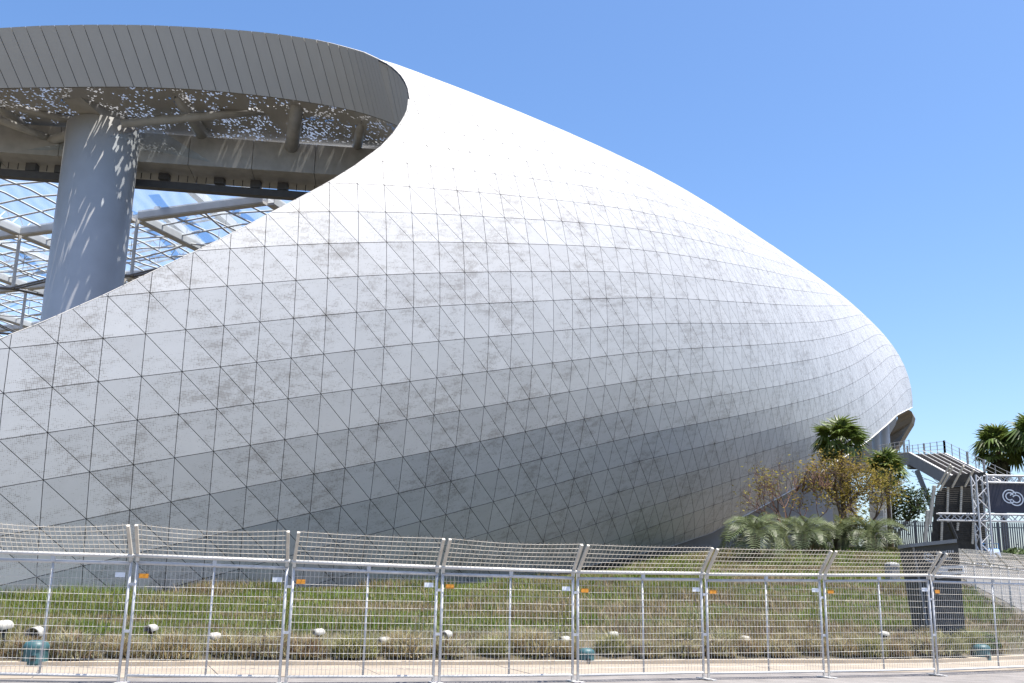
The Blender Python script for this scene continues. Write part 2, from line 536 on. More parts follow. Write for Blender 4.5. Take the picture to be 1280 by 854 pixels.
# ------------------------------------------------------------------ stadium shell: control net (cm), columns -6..84 step 2, rows -20..12
NET = np.array([[[int(a) for a in p.split(',')] for p in ln.split()] for ln in """
-3303,5110,3768 -3242,4958,3693 -3184,4811,3608 -3129,4670,3512 -3078,4534,3407 -3031,4404,3293 -2988,4280,3170 -2949,4164,3039 -2914,4054,2900 -2883,3952,2756 -2857,3856,2605 -2835,3768,2450 -2817,3687,2290 -2803,3612,2127 -2791,3544,1962 -2783,3482,1794 -2776,3426,1624 -2770,3376,1452 -2764,3333,1279 -2759,3296,1104 -2752,3266,927 -2744,3243,749 -2735,3227,570 -2723,3219,390 -2709,3217,211 -2694,3223,32 -2675,3237,-147 -2655,3258,-324 -2634,3286,-500 -2610,3321,-676 -2585,3363,-850 -2558,3412,-1022 -2530,3469,-1193
-3059,5340,3805 -2998,5188,3733 -2939,5040,3651 -2883,4896,3560 -2831,4757,3459 -2783,4623,3350 -2738,4495,3232 -2696,4374,3107 -2659,4259,2974 -2626,4150,2834 -2596,4049,2688 -2570,3956,2537 -2549,3869,2380 -2530,3790,2219 -2515,3719,2054 -2503,3654,1886 -2493,3597,1715 -2485,3547,1542 -2478,3504,1367 -2472,3468,1192 -2466,3440,1017 -2458,3419,840 -2450,3406,663 -2441,3401,485 -2431,3404,307 -2420,3415,128 -2409,3434,-50 -2397,3462,-228 -2384,3497,-404 -2372,3541,-578 -2359,3592,-750 -2346,3652,-920 -2332,3719,-1087
-2821,5575,3843 -2759,5421,3773 -2699,5271,3695 -2642,5126,3607 -2589,4984,3511 -2539,4847,3406 -2492,4716,3293 -2449,4590,3172 -2409,4470,3044 -2373,4357,2910 -2341,4251,2768 -2312,4152,2621 -2287,4061,2467 -2265,3977,2309 -2246,3902,2145 -2230,3835,1977 -2218,3776,1806 -2207,3725,1633 -2198,3682,1458 -2191,3646,1282 -2184,3619,1106 -2178,3600,931 -2171,3590,755 -2164,3588,578 -2158,3595,401 -2152,3611,222 -2146,3635,44 -2142,3669,-133 -2138,3711,-308 -2134,3762,-481 -2132,3822,-650 -2130,3890,-817 -2129,3967,-980
-2589,5812,3880 -2525,5658,3814 -2464,5507,3738 -2406,5360,3654 -2352,5216,3562 -2300,5077,3461 -2252,4942,3352 -2207,4812,3236 -2165,4689,3113 -2126,4571,2982 -2091,4460,2845 -2059,4357,2702 -2031,4261,2552 -2006,4173,2396 -1984,4094,2235 -1965,4023,2069 -1949,3962,1899 -1935,3909,1726 -1924,3865,1550 -1916,3830,1373 -1908,3804,1197 -1902,3787,1020 -1897,3779,845 -1892,3780,670 -1889,3790,492 -1888,3810,313 -1888,3840,135 -1890,3879,-41 -1893,3927,-214 -1897,3985,-384 -1904,4052,-551 -1911,4127,-714 -1921,4212,-874
-2362,6053,3917 -2297,5899,3854 -2235,5747,3782 -2175,5598,3701 -2119,5452,3612 -2066,5311,3515 -2016,5173,3411 -1969,5041,3298 -1926,4914,3179 -1885,4793,3053 -1847,4678,2919 -1813,4570,2780 -1781,4470,2633 -1753,4377,2481 -1728,4294,2323 -1706,4220,2160 -1686,4155,1992 -1670,4100,1820 -1657,4055,1644 -1646,4020,1467 -1638,3994,1289 -1632,3979,1111 -1628,3973,934 -1626,3976,758 -1627,3990,580 -1629,4014,402 -1634,4048,225 -1641,4092,51 -1650,4145,-120 -1661,4209,-288 -1675,4281,-452 -1690,4363,-612 -1707,4454,-768
-2141,6298,3954 -2074,6143,3894 -2010,5990,3825 -1950,5840,3748 -1892,5693,3662 -1837,5550,3569 -1786,5410,3468 -1737,5275,3359 -1691,5145,3243 -1649,5021,3120 -1609,4903,2991 -1572,4791,2855 -1538,4687,2712 -1507,4591,2563 -1479,4503,2409 -1453,4425,2249 -1431,4356,2084 -1412,4298,1914 -1396,4251,1740 -1384,4215,1562 -1375,4189,1383 -1370,4175,1202 -1367,4171,1022 -1367,4177,843 -1370,4194,666 -1376,4221,489 -1384,4259,314 -1396,4307,142 -1410,4365,-27 -1426,4433,-193 -1445,4511,-354 -1465,4598,-511 -1488,4695,-663
-1925,6547,3991 -1857,6390,3934 -1792,6237,3868 -1729,6086,3794 -1670,5938,3712 -1614,5793,3622 -1560,5652,3524 -1510,5515,3418 -1462,5383,3306 -1418,5256,3186 -1376,5135,3060 -1337,5020,2927 -1301,4913,2788 -1267,4812,2643 -1236,4721,2492 -1208,4638,2335 -1182,4566,2173 -1160,4504,2006 -1143,4454,1834 -1129,4416,1657 -1119,4390,1477 -1113,4376,1294 -1112,4373,1111 -1113,4381,930 -1118,4401,751 -1127,4431,575 -1138,4472,401 -1153,4524,231 -1171,4586,64 -1192,4658,-99 -1214,4740,-257 -1238,4832,-410 -1264,4934,-559
-1715,6799,4027 -1646,6642,3973 -1579,6487,3911 -1515,6335,3840 -1454,6187,3761 -1395,6041,3674 -1340,5899,3579 -1287,5760,3477 -1238,5627,3367 -1192,5498,3250 -1148,5374,3126 -1107,5257,2997 -1068,5146,2861 -1032,5042,2719 -999,4946,2572 -968,4860,2419 -940,4784,2260 -915,4719,2095 -895,4666,1925 -880,4625,1749 -869,4597,1569 -863,4582,1386 -861,4580,1201 -864,4590,1017 -871,4612,836 -882,4645,659 -896,4689,487 -914,4743,318 -935,4809,154 -957,4884,-6 -982,4970,-161 -1009,5065,-312 -1038,5171,-458
-1512,7055,4062 -1441,6897,4012 -1372,6742,3954 -1307,6589,3886 -1243,6439,3810 -1183,6293,3726 -1125,6150,3634 -1071,6010,3534 -1019,5875,3427 -971,5745,3312 -925,5620,3191 -882,5500,3064 -841,5386,2932 -802,5279,2793 -766,5180,2649 -733,5090,2499 -702,5010,2342 -676,4942,2180 -653,4886,2011 -635,4843,1837 -622,4813,1658 -615,4796,1475 -614,4794,1290 -617,4804,1104 -626,4827,921 -639,4862,743 -656,4908,571 -676,4965,404 -698,5033,243 -723,5111,85 -749,5199,-67 -778,5298,-215 -809,5406,-359
-1314,7315,4096 -1242,7156,4050 -1172,7001,3995 -1104,6847,3931 -1039,6697,3858 -977,6549,3777 -917,6405,3688 -860,6264,3591 -806,6129,3486 -755,5997,3374 -706,5871,3255 -661,5749,3131 -617,5633,3001 -576,5523,2866 -537,5421,2725 -501,5328,2576 -468,5245,2421 -439,5174,2260 -413,5115,2093 -393,5069,1921 -378,5036,1743 -370,5018,1562 -368,5015,1377 -372,5025,1191 -381,5048,1007 -396,5084,828 -416,5131,656 -438,5189,491 -461,5259,331 -487,5339,175 -516,5429,25 -546,5530,-121 -579,5640,-263
-1122,7578,4129 -1049,7420,4087 -978,7263,4035 -909,7109,3975 -841,6958,3906 -777,6809,3828 -714,6664,3742 -655,6523,3648 -598,6386,3546 -544,6254,3436 -493,6126,3320 -444,6002,3198 -397,5884,3071 -353,5772,2938 -311,5668,2799 -272,5573,2652 -236,5488,2498 -203,5414,2339 -175,5352,2173 -152,5304,2003 -136,5269,1827 -126,5249,1646 -123,5244,1462 -127,5253,1277 -138,5275,1094 -154,5311,916 -175,5358,744 -199,5417,579 -225,5488,419 -253,5569,264 -283,5660,115 -316,5762,-30 -350,5873,-170
-937,7846,4162 -863,7687,4123 -790,7530,4074 -719,7375,4017 -650,7223,3952 -583,7074,3877 -518,6928,3795 -456,6786,3703 -396,6648,3604 -339,6514,3498 -284,6385,3385 -231,6260,3266 -180,6141,3141 -132,6028,3010 -87,5922,2872 -45,5825,2728 -6,5738,2577 29,5661,2419 59,5597,2255 83,5546,2085 102,5509,1910 113,5487,1730 117,5480,1547 113,5488,1364 102,5509,1183 84,5543,1007 62,5590,835 37,5649,669 9,5719,508 -21,5800,353 -53,5892,203 -88,5994,58 -123,6106,-80
-757,8117,4194 -683,7958,4158 -609,7800,4113 -537,7645,4059 -466,7492,3996 -397,7343,3925 -329,7196,3846 -264,7053,3758 -201,6914,3663 -139,6779,3560 -80,6649,3450 -23,6523,3334 32,6403,3212 84,6288,3083 132,6181,2947 177,6082,2805 218,5993,2656 255,5914,2500 287,5848,2338 313,5796,2169 332,5757,1994 345,5733,1815 349,5724,1634 346,5730,1452 334,5749,1273 317,5782,1098 294,5828,927 267,5885,760 238,5954,598 207,6034,441 173,6125,290 138,6227,145 100,6338,7
-584,8392,4226 -509,8232,4193 -434,8074,4150 -360,7919,4099 -288,7766,4040 -217,7615,3972 -147,7468,3896 -78,7324,3812 -12,7184,3720 53,7049,3621 117,6917,3515 178,6790,3402 237,6669,3282 292,6554,3155 345,6445,3022 393,6345,2882 436,6254,2736 475,6174,2581 509,6107,2420 536,6053,2251 556,6012,2078 569,5987,1900 574,5975,1720 571,5979,1539 560,5996,1361 542,6027,1186 519,6070,1015 492,6125,849 463,6193,686 431,6271,528 396,6361,376 358,6461,231 317,6572,91
-416,8671,4258 -340,8510,4227 -265,8352,4187 -190,8196,4139 -116,8043,4083 -43,7892,4018 29,7744,3945 101,7600,3865 171,7459,3777 239,7322,3681 306,7190,3578 371,7062,3468 434,6940,3351 493,6824,3227 549,6715,3097 600,6613,2958 647,6522,2813 689,6441,2660 724,6372,2499 753,6317,2332 774,6275,2159 787,6247,1983 793,6233,1804 791,6234,1624 781,6248,1446 764,6277,1271 741,6317,1100 714,6370,934 685,6435,772 652,6511,614 615,6599,461 574,6697,315 529,6807,174
-254,8952,4290 -178,8792,4261 -102,8634,4225 -26,8477,4179 50,8323,4126 125,8172,4064 199,8024,3995 273,7879,3917 346,7737,3832 418,7600,3740 488,7467,3640 556,7338,3534 622,7215,3420 685,7099,3298 745,6989,3169 800,6888,3032 850,6795,2887 894,6714,2735 932,6644,2575 962,6587,2408 985,6544,2237 1001,6513,2062 1008,6497,1884 1007,6495,1705 998,6507,1527 982,6532,1352 960,6569,1182 934,6619,1016 903,6681,854 868,6755,696 828,6840,543 783,6936,396 734,7043,255
-97,9237,4322 -21,9077,4297 56,8918,4262 133,8761,4220 210,8607,4169 287,8455,4111 363,8307,4044 439,8161,3970 515,8019,3888 589,7881,3799 662,7748,3702 734,7619,3598 803,7495,3486 870,7378,3367 932,7268,3240 991,7167,3104 1044,7074,2960 1091,6993,2808 1132,6922,2648 1165,6864,2482 1190,6818,2312 1207,6786,2138 1216,6767,1961 1217,6762,1783 1210,6770,1606 1196,6791,1431 1175,6826,1260 1149,6873,1093 1117,6932,931 1079,7002,774 1036,7085,622 987,7178,476 933,7283,334
54,9525,4356 131,9364,4333 209,9205,4301 286,9048,4261 364,8893,4213 443,8741,4158 521,8592,4094 599,8447,4023 677,8304,3944 754,8166,3857 830,8032,3763 904,7903,3662 976,7779,3552 1046,7662,3434 1112,7552,3308 1173,7450,3174 1230,7358,3030 1280,7276,2879 1323,7205,2720 1359,7145,2555 1387,7098,2386 1407,7063,2212 1419,7041,2036 1422,7033,1859 1417,7038,1683 1405,7056,1508 1385,7087,1336 1358,7130,1169 1325,7186,1007 1285,7253,850 1238,7332,699 1186,7423,552 1127,7524,411
201,9815,4392 278,9654,4370 356,9495,4341 435,9338,4304 514,9183,4259 594,9030,4206 674,8881,4145 754,8735,4076 833,8592,4000 912,8453,3916 990,8319,3824 1067,8190,3725 1142,8066,3617 1214,7949,3501 1283,7839,3376 1348,7738,3243 1407,7645,3101 1460,7562,2950 1507,7490,2793 1546,7430,2629 1578,7381,2460 1601,7344,2287 1615,7319,2112 1621,7308,1935 1618,7310,1759 1607,7324,1585 1588,7352,1413 1561,7391,1245 1527,7444,1083 1485,7508,925 1436,7583,773 1380,7670,626 1318,7768,485
344,10108,4429 421,9947,4410 499,9787,4383 579,9630,4348 659,9474,4305 740,9322,4255 821,9172,4197 902,9025,4131 984,8882,4057 1065,8744,3975 1145,8609,3886 1224,8480,3788 1301,8356,3682 1376,8239,3567 1447,8130,3444 1514,8028,3311 1577,7935,3171 1633,7852,3022 1683,7779,2865 1726,7717,2703 1761,7666,2535 1787,7627,2363 1805,7601,2188 1814,7586,2012 1814,7585,1836 1804,7596,1662 1786,7620,1490 1759,7656,1322 1724,7704,1159 1681,7765,1000 1630,7836,846 1573,7919,698 1508,8014,555
482,10403,4468 560,10241,4451 638,10082,4427 718,9924,4394 799,9768,4354 881,9615,4306 963,9465,4250 1046,9318,4186 1129,9175,4115 1211,9036,4035 1294,8902,3947 1375,8772,3851 1454,8649,3746 1531,8532,3633 1604,8422,3511 1674,8321,3380 1739,8227,3241 1799,8144,3093 1852,8070,2939 1899,8006,2778 1937,7954,2611 1967,7913,2440 1989,7884,2266 2001,7867,2090 2003,7862,1914 1996,7870,1740 1979,7891,1568 1952,7923,1399 1917,7968,1235 1874,8024,1074 1823,8092,919 1764,8171,768 1698,8261,622
617,10700,4509 694,10538,4495 773,10378,4472 853,10220,4442 935,10064,4404 1017,9911,4358 1101,9760,4304 1185,9613,4243 1269,9470,4173 1353,9331,4095 1437,9197,4009 1519,9067,3914 1600,8944,3811 1679,8827,3699 1755,8717,3578 1828,8615,3449 1896,8522,3311 1958,8437,3166 2015,8362,3013 2065,8297,2853 2107,8243,2688 2141,8200,2518 2166,8169,2344 2181,8149,2169 2187,8142,1993 2182,8147,1818 2167,8164,1645 2142,8193,1476 2108,8233,1310 2065,8286,1148 2015,8349,990 1956,8424,836 1889,8509,688
748,10998,4554 825,10836,4541 904,10676,4520 985,10518,4492 1067,10362,4456 1150,10208,4412 1234,10058,4360 1319,9910,4300 1404,9767,4232 1490,9628,4156 1575,9493,4071 1659,9364,3978 1741,9241,3876 1822,9124,3765 1900,9014,3646 1975,8911,3519 2046,8817,3383 2111,8732,3239 2171,8656,3088 2225,8590,2930 2271,8534,2766 2308,8489,2597 2337,8456,2424 2356,8434,2249 2365,8424,2073 2363,8425,1897 2351,8439,1723 2329,8464,1552 2297,8501,1385 2256,8549,1220 2207,8608,1060 2149,8678,904 2083,8758,752
875,11298,4600 953,11136,4589 1032,10975,4571 1113,10817,4544 1195,10661,4510 1279,10507,4467 1364,10356,4417 1449,10209,4358 1535,10066,4292 1622,9926,4217 1708,9792,4133 1793,9663,4042 1878,9539,3941 1960,9422,3832 2040,9312,3715 2117,9209,3589 2191,9114,3455 2259,9028,3313 2322,8951,3163 2379,8883,3007 2428,8826,2845 2470,8779,2677 2502,8744,2505 2525,8720,2330 2538,8707,2154 2540,8706,1977 2532,8716,1802 2514,8737,1629 2485,8770,1459 2447,8814,1293 2400,8868,1130 2344,8933,971 2279,9009,816
1000,11599,4650 1078,11436,4640 1157,11276,4623 1238,11117,4598 1321,10961,4565 1405,10807,4524 1490,10657,4475 1576,10509,4418 1663,10366,4352 1750,10226,4279 1837,10092,4196 1924,9962,4106 2009,9839,4007 2094,9721,3899 2176,9611,3784 2255,9507,3660 2331,9412,3528 2402,9324,3388 2468,9246,3240 2528,9178,3085 2581,9119,2924 2626,9071,2758 2662,9033,2587 2689,9007,2412 2706,8991,2235 2713,8987,2058 2710,8994,1882 2695,9012,1707 2671,9041,1535 2637,9080,1366 2593,9130,1200 2541,9190,1038 2479,9260,881
1122,11901,4702 1200,11738,4694 1279,11578,4678 1360,11419,4654 1443,11263,4622 1527,11109,4582 1613,10958,4534 1700,10810,4478 1787,10667,4414 1875,10527,4341 1963,10393,4260 2051,10263,4171 2138,10139,4074 2223,10022,3968 2307,9910,3854 2389,9806,3732 2467,9710,3601 2541,9622,3463 2610,9542,3318 2673,9473,3165 2729,9413,3005 2777,9363,2840 2818,9323,2669 2849,9295,2495 2870,9277,2319 2882,9270,2141 2883,9273,1963 2874,9288,1787 2855,9312,1613 2825,9347,1441 2787,9392,1273 2738,9447,1108 2680,9512,947
1242,12204,4756 1320,12041,4749 1399,11880,4734 1480,11722,4712 1563,11565,4681 1647,11411,4642 1733,11260,4595 1820,11113,4540 1908,10969,4476 1997,10829,4405 2086,10695,4325 2174,10565,4237 2263,10441,4141 2350,10322,4037 2435,10211,3925 2519,10106,3805 2599,10009,3676 2676,9920,3540 2747,9839,3396 2813,9768,3245 2873,9707,3087 2925,9656,2923 2969,9614,2753 3004,9584,2580 3030,9563,2404 3046,9554,2226 3053,9554,2047 3049,9565,1869 3035,9585,1693 3012,9616,1520 2979,9656,1349 2936,9706,1181 2884,9766,1016
1360,12507,4813 1437,12345,4807 1516,12184,4793 1598,12025,4771 1681,11868,4741 1765,11714,4703 1851,11563,4657 1939,11416,4602 2027,11272,4540 2116,11132,4470 2206,10997,4391 2296,10867,4305 2385,10742,4210 2474,10624,4108 2561,10511,3997 2646,10406,3879 2728,10308,3753 2807,10218,3618 2881,10137,3476 2950,10064,3327 3013,10002,3170 3068,9949,3007 3116,9906,2839 3155,9874,2666 3185,9851,2490 3206,9838,2312 3218,9835,2133 3220,9843,1955 3213,9859,1777 3196,9886,1602 3169,9921,1428 3133,9966,1257 3088,10020,1089
1477,12811,4873 1554,12649,4867 1633,12488,4853 1714,12329,4832 1797,12172,4802 1881,12018,4765 1968,11867,4720 2056,11719,4666 2144,11575,4605 2234,11435,4536 2324,11300,4459 2415,11169,4373 2505,11044,4281 2595,10925,4180 2684,10812,4071 2771,10706,3954 2855,10607,3830 2936,10517,3697 3012,10434,3557 3084,10361,3409 3149,10297,3253 3208,10243,3092 3259,10199,2924 3302,10164,2753 3337,10139,2578 3363,10124,2400 3380,10118,2222 3388,10122,2043 3387,10134,1864 3377,10156,1687 3357,10188,1511 3329,10228,1338 3292,10277,1166
1592,13116,4934 1668,12953,4929 1747,12792,4916 1828,12633,4895 1911,12476,4866 1996,12322,4829 2083,12171,4784 2171,12023,4732 2260,11879,4671 2350,11739,4603 2441,11603,4527 2533,11472,4443 2624,11347,4352 2715,11227,4253 2805,11114,4145 2893,11007,4030 2979,10907,3907 3062,10816,3776 3141,10733,3638 3215,10659,3491 3283,10594,3337 3345,10538,3177 3399,10492,3011 3446,10456,2840 3485,10428,2667 3516,10410,2490 3538,10402,2312 3552,10402,2133 3557,10411,1954 3554,10429,1776 3542,10455,1598 3522,10491,1422 3493,10535,1248
1706,13421,4998 1782,13258,4992 1861,13097,4979 1942,12938,4959 2025,12781,4930 2110,12627,4894 2197,12475,4850 2285,12327,4798 2374,12183,4739 2465,12042,4672 2557,11906,4597 2649,11775,4514 2741,11650,4424 2833,11529,4326 2924,11415,4220 3014,11308,4107 3101,11208,3985 3186,11116,3856 3267,11032,3719 3343,10957,3574 3414,10890,3422 3479,10834,3263 3537,10786,3098 3587,10748,2929 3630,10718,2756 3666,10698,2581 3693,10686,2404 3713,10683,2225 3725,10689,2046 3728,10703,1867 3724,10725,1688 3711,10756,1511 3691,10795,1334
1819,13726,5063 1895,13563,5058 1974,13402,5045 2055,13243,5024 2138,13086,4996 2223,12931,4960 2310,12780,4917 2398,12632,4866 2488,12487,4808 2579,12346,4741 2671,12210,4668 2764,12079,4586 2857,11953,4497 2950,11832,4400 3042,11718,4296 3133,11610,4184 3222,11509,4064 3308,11416,3936 3391,11332,3800 3469,11255,3657 3543,11188,3506 3610,11130,3349 3672,11081,3186 3726,11040,3018 3773,11009,2847 3813,10986,2673 3845,10972,2497 3870,10965,2319 3888,10968,2140 3899,10978,1961 3901,10996,1781 3897,11023,1603 3884,11058,1424
1932,14032,5131 2008,13868,5125 2086,13707,5112 2167,13548,5091 2250,13391,5064 2335,13236,5028 2422,13085,4985 2511,12936,4935 2601,12791,4877 2693,12651,4812 2785,12514,4739 2879,12382,4659 2972,12256,4571 3066,12135,4475 3159,12020,4372 3251,11912,4261 3341,11811,4142 3429,11717,4016 3513,11632,3882 3594,11555,3740 3670,11486,3591 3740,11427,3435 3804,11376,3273 3862,11334,3107 3913,11300,2938 3957,11275,2765 3995,11258,2590 4025,11249,2413 4049,11248,2235 4065,11255,2056 4075,11270,1877 4077,11293,1697 4072,11323,1518
2045,14337,5200 2121,14174,5194 2199,14012,5181 2279,13853,5160 2362,13696,5132 2447,13541,5097 2534,13389,5054 2623,13241,5005 2714,13096,4948 2806,12955,4883 2899,12818,4811 2993,12686,4732 3087,12560,4645 3181,12439,4550 3275,12324,4448 3368,12215,4338 3459,12113,4220 3548,12019,4095 3634,11933,3963 3717,11855,3822 3795,11785,3675 3868,11724,3521 3935,11672,3361 3996,11628,3197 4051,11592,3029 4099,11565,2857 4141,11545,2684 4177,11534,2508 4206,11530,2331 4228,11534,2152 4243,11546,1973 4252,11565,1794 4254,11592,1614
2158,14642,5271 2233,14479,5265 2311,14317,5251 2392,14158,5230 2475,14000,5202 2560,13846,5167 2647,13694,5124 2736,13546,5075 2827,13400,5018 2919,13259,4955 3012,13123,4883 3106,12991,4805 3201,12864,4719 3296,12742,4625 3390,12627,4524 3484,12518,4415 3576,12416,4299 3667,12321,4175 3754,12234,4044 3839,12155,3905 3919,12084,3759 3994,12022,3607 4064,11968,3449 4129,11922,3286 4187,11885,3120 4240,11855,2950 4286,11833,2778 4326,11819,2603 4360,11813,2427 4387,11814,2249 4408,11823,2071 4422,11840,1892 4430,11864,1712
2271,14947,5344 2346,14783,5337 2424,14622,5322 2505,14462,5301 2587,14305,5272 2672,14151,5237 2760,13999,5195 2849,13850,5146 2940,13705,5089 3032,13564,5026 3126,13427,4955 3220,13295,4877 3315,13168,4792 3411,13046,4700 3506,12931,4600 3600,12821,4492 3694,12719,4377 3785,12623,4254 3874,12535,4124 3960,12455,3987 4042,12383,3843 4120,12320,3693 4193,12264,3537 4261,12217,3376 4322,12178,3211 4378,12146,3043 4428,12122,2872 4472,12106,2698 4510,12098,2523 4542,12097,2347 4568,12103,2169 4587,12118,1990 4600,12139,1810
2385,15251,5419 2460,15088,5410 2538,14926,5395 2618,14767,5373 2701,14610,5344 2786,14455,5308 2873,14303,5266 2962,14155,5216 3053,14010,5160 3145,13869,5097 3239,13732,5027 3334,13600,4950 3430,13472,4865 3526,13351,4774 3621,13235,4675 3717,13125,4568 3811,13022,4455 3904,12925,4334 3994,12837,4205 4082,12756,4070 4166,12683,3927 4246,12618,3779 4321,12561,3624 4392,12512,3465 4457,12471,3302 4516,12437,3135 4569,12412,2966 4617,12394,2794 4658,12384,2619 4694,12381,2443 4723,12386,2266 4746,12398,2088 4763,12418,1908
2500,15555,5495 2575,15391,5485 2652,15230,5469 2732,15071,5446 2815,14914,5416 2900,14759,5380 2987,14608,5337 3076,14459,5287 3167,14315,5231 3260,14174,5168 3354,14037,5098 3449,13905,5021 3545,13777,4937 3641,13655,4846 3737,13539,4749 3833,13429,4644 3929,13325,4532 4022,13228,4412 4114,13138,4286 4203,13056,4152 4289,12982,4012 4372,12916,3865 4449,12857,3713 4523,12807,3555 4590,12764,3393 4652,12729,3228 4709,12703,3059 4759,12683,2888 4803,12672,2714 4842,12667,2539 4874,12671,2362 4900,12682,2184 4920,12700,2005
2616,15858,5572 2691,15695,5561 2768,15533,5544 2848,15374,5519 2930,15217,5489 3015,15063,5452 3102,14912,5408 3191,14764,5358 3282,14619,5301 3375,14478,5237 3469,14342,5168 3564,14209,5091 3660,14082,5008 3757,13960,4918 3854,13843,4821 3951,13733,4717 4047,13628,4607 4142,13531,4489 4235,13440,4365 4325,13357,4234 4413,13281,4096 4498,13213,3951 4578,13154,3801 4654,13102,3645 4724,13058,3484 4788,13022,3320 4847,12994,3152 4900,12973,2981 4946,12961,2808 4987,12955,2633 5021,12958,2457 5049,12968,2279 5072,12985,2099
2733,16161,5652 2807,15997,5639 2885,15836,5620 2964,15677,5594 3047,15521,5562 3131,15367,5524 3218,15216,5479 3307,15068,5428 3398,14923,5370 3490,14783,5306 3585,14646,5236 3680,14514,5160 3776,14387,5077 3873,14265,4988 3971,14148,4892 4068,14037,4789 4165,13932,4680 4261,13834,4565 4356,13742,4443 4449,13658,4314 4538,13581,4179 4625,13511,4036 4707,13450,3888 4785,13397,3733 4858,13352,3574 4924,13315,3410 4985,13286,3243 5040,13265,3073 5088,13251,2900 5130,13245,2725 5165,13247,2549 5194,13256,2371 5217,13273,2191
2851,16462,5732 2926,16299,5718 3003,16138,5697 3082,15980,5669 3165,15823,5636 3249,15670,5596 3336,15519,5550 3424,15371,5497 3515,15228,5439 3608,15087,5374 3702,14951,5304 3797,14819,5227 3894,14692,5144 3991,14570,5055 4089,14453,4960 4187,14342,4859 4285,14236,4751 4382,14137,4638 4479,14044,4518 4573,13959,4391 4665,13880,4258 4753,13810,4119 4838,13747,3972 4918,13693,3820 4992,13647,3661 5061,13609,3498 5123,13579,3332 5179,13557,3162 5229,13543,2989 5271,13537,2814 5306,13538,2637 5335,13547,2459 5356,13564,2279
2971,16764,5814 3045,16601,5797 3122,16440,5774 3202,16281,5745 3284,16125,5710 3368,15972,5668 3455,15822,5620 3543,15675,5567 3634,15531,5507 3726,15391,5441 3820,15256,5370 3915,15124,5293 4012,14997,5210 4110,14875,5121 4208,14758,5026 4307,14647,4926 4406,14541,4819 4504,14441,4707 4602,14347,4589 4698,14261,4465 4792,14181,4334 4883,14109,4197 4969,14046,4052 5052,13990,3902 5128,13943,3745 5199,13903,3583 5263,13873,3417 5320,13850,3247 5369,13835,3075 5411,13829,2900 5446,13831,2723 5472,13841,2544 5490,13858,2364
3092,17064,5898 3166,16901,5878 3243,16741,5853 3323,16583,5821 3405,16427,5784 3489,16274,5740 3575,16124,5691 3664,15978,5635 3754,15835,5574 3846,15695,5507 3940,15560,5435 4035,15429,5357 4132,15302,5273 4230,15180,5184 4328,15063,5090 4428,14952,4990 4528,14846,4884 4628,14745,4773 4727,14651,4656 4825,14564,4533 4921,14483,4404 5014,14410,4269 5103,14345,4127 5188,14288,3978 5267,14239,3823 5339,14199,3663 5405,14167,3497 5462,14144,3328 5512,14129,3156 5552,14123,2981 5583,14125,2804 5605,14136,2625 5617,14156,2444
3214,17363,5983 3289,17201,5960 3366,17041,5932 3446,16883,5898 3527,16728,5858 3611,16576,5812 3697,16427,5761 3786,16280,5703 3876,16138,5641 3967,15999,5572 4061,15864,5498 4156,15733,5419 4253,15607,5335 4351,15485,5245 4450,15368,5150 4550,15257,5050 4651,15151,4945 4752,15050,4835 4852,14956,4719 4952,14868,4597 5050,14787,4469 5146,14713,4335 5238,14646,4194 5326,14588,4048 5408,14537,3895 5483,14495,3736 5550,14462,3573 5608,14438,3405 5656,14423,3233 5693,14417,3058 5720,14421,2881 5735,14434,2701 5738,14457,2520
3338,17661,6069 3413,17500,6044 3490,17340,6013 3570,17183,5976 3651,17029,5933 3735,16877,5884 3821,16728,5830 3909,16583,5771 3999,16441,5706 4090,16302,5636 4184,16168,5560 4279,16037,5480 4376,15911,5394 4474,15790,5304 4573,15674,5208 4674,15562,5108 4775,15457,5002 4877,15356,4892 4979,15262,4775 5080,15174,4654 5180,15092,4527 5279,15017,4394 5374,14949,4255 5466,14889,4111 5551,14836,3960 5629,14792,3804 5698,14757,3642 5757,14732,3475 5803,14717,3304 5836,14712,3130 5855,14717,2953 5861,14734,2773 5853,14760,2592
3464,17959,6156 3539,17798,6128 3616,17639,6093 3696,17483,6053 3777,17329,6008 3861,17178,5956 3947,17029,5900 4034,16885,5838 4124,16743,5771 4215,16605,5698 4308,16471,5621 4403,16341,5539 4500,16216,5452 4598,16095,5360 4697,15979,5264 4798,15868,5162 4900,15763,5055 5003,15663,4944 5106,15569,4827 5209,15481,4706 5311,15399,4579 5413,15323,4447 5512,15254,4310 5607,15191,4167 5697,15136,4019 5780,15090,3865 5851,15052,3706 5910,15026,3541 5953,15011,3371 5980,15007,3197 5990,15016,3021 5983,15036,2841 5960,15068,2660
""".strip().split('\n')], float) / 100.0
C0, R0 = -6, -20
_g = []
for i in range(len(NET) - 1):
    a = NET[i - 1] if i else 2 * NET[i] - NET[i + 1]
    b = NET[i + 2] if i + 2 < len(NET) else 2 * NET[i + 1] - NET[i]
    _g += [NET[i], (-a + 9 * NET[i] + 9 * NET[i + 1] - b) / 16]
_g.append(NET[-1])
G = np.array(_g)                      # [column, row, xyz]
NC, NR = G.shape[:2]
Gc, Gr = np.gradient(G, axis=0), np.gradient(G, axis=1)
GN = np.cross(Gc, Gr); GN /= np.linalg.norm(GN, axis=2, keepdims=True)
_s = GN[16, 22] @ (CAM - G[16, 22])
if _s < 0: GN = -GN
def lerp(A, c, r):
    a = min(max(c - C0, 0), NC - 1.001); b = min(max(r - R0, 0), NR - 1.001)
    i, j = int(a), int(b); t, u = a - i, b - j
    return (A[i, j] * (1 - t) + A[i + 1, j] * t) * (1 - u) + (A[i, j + 1] * (1 - t) + A[i + 1, j + 1] * t) * u
surf = lambda c, r: lerp(G, c, r)
def nrm(c, r):
    q = lerp(GN, c, r); return q / np.linalg.norm(q)
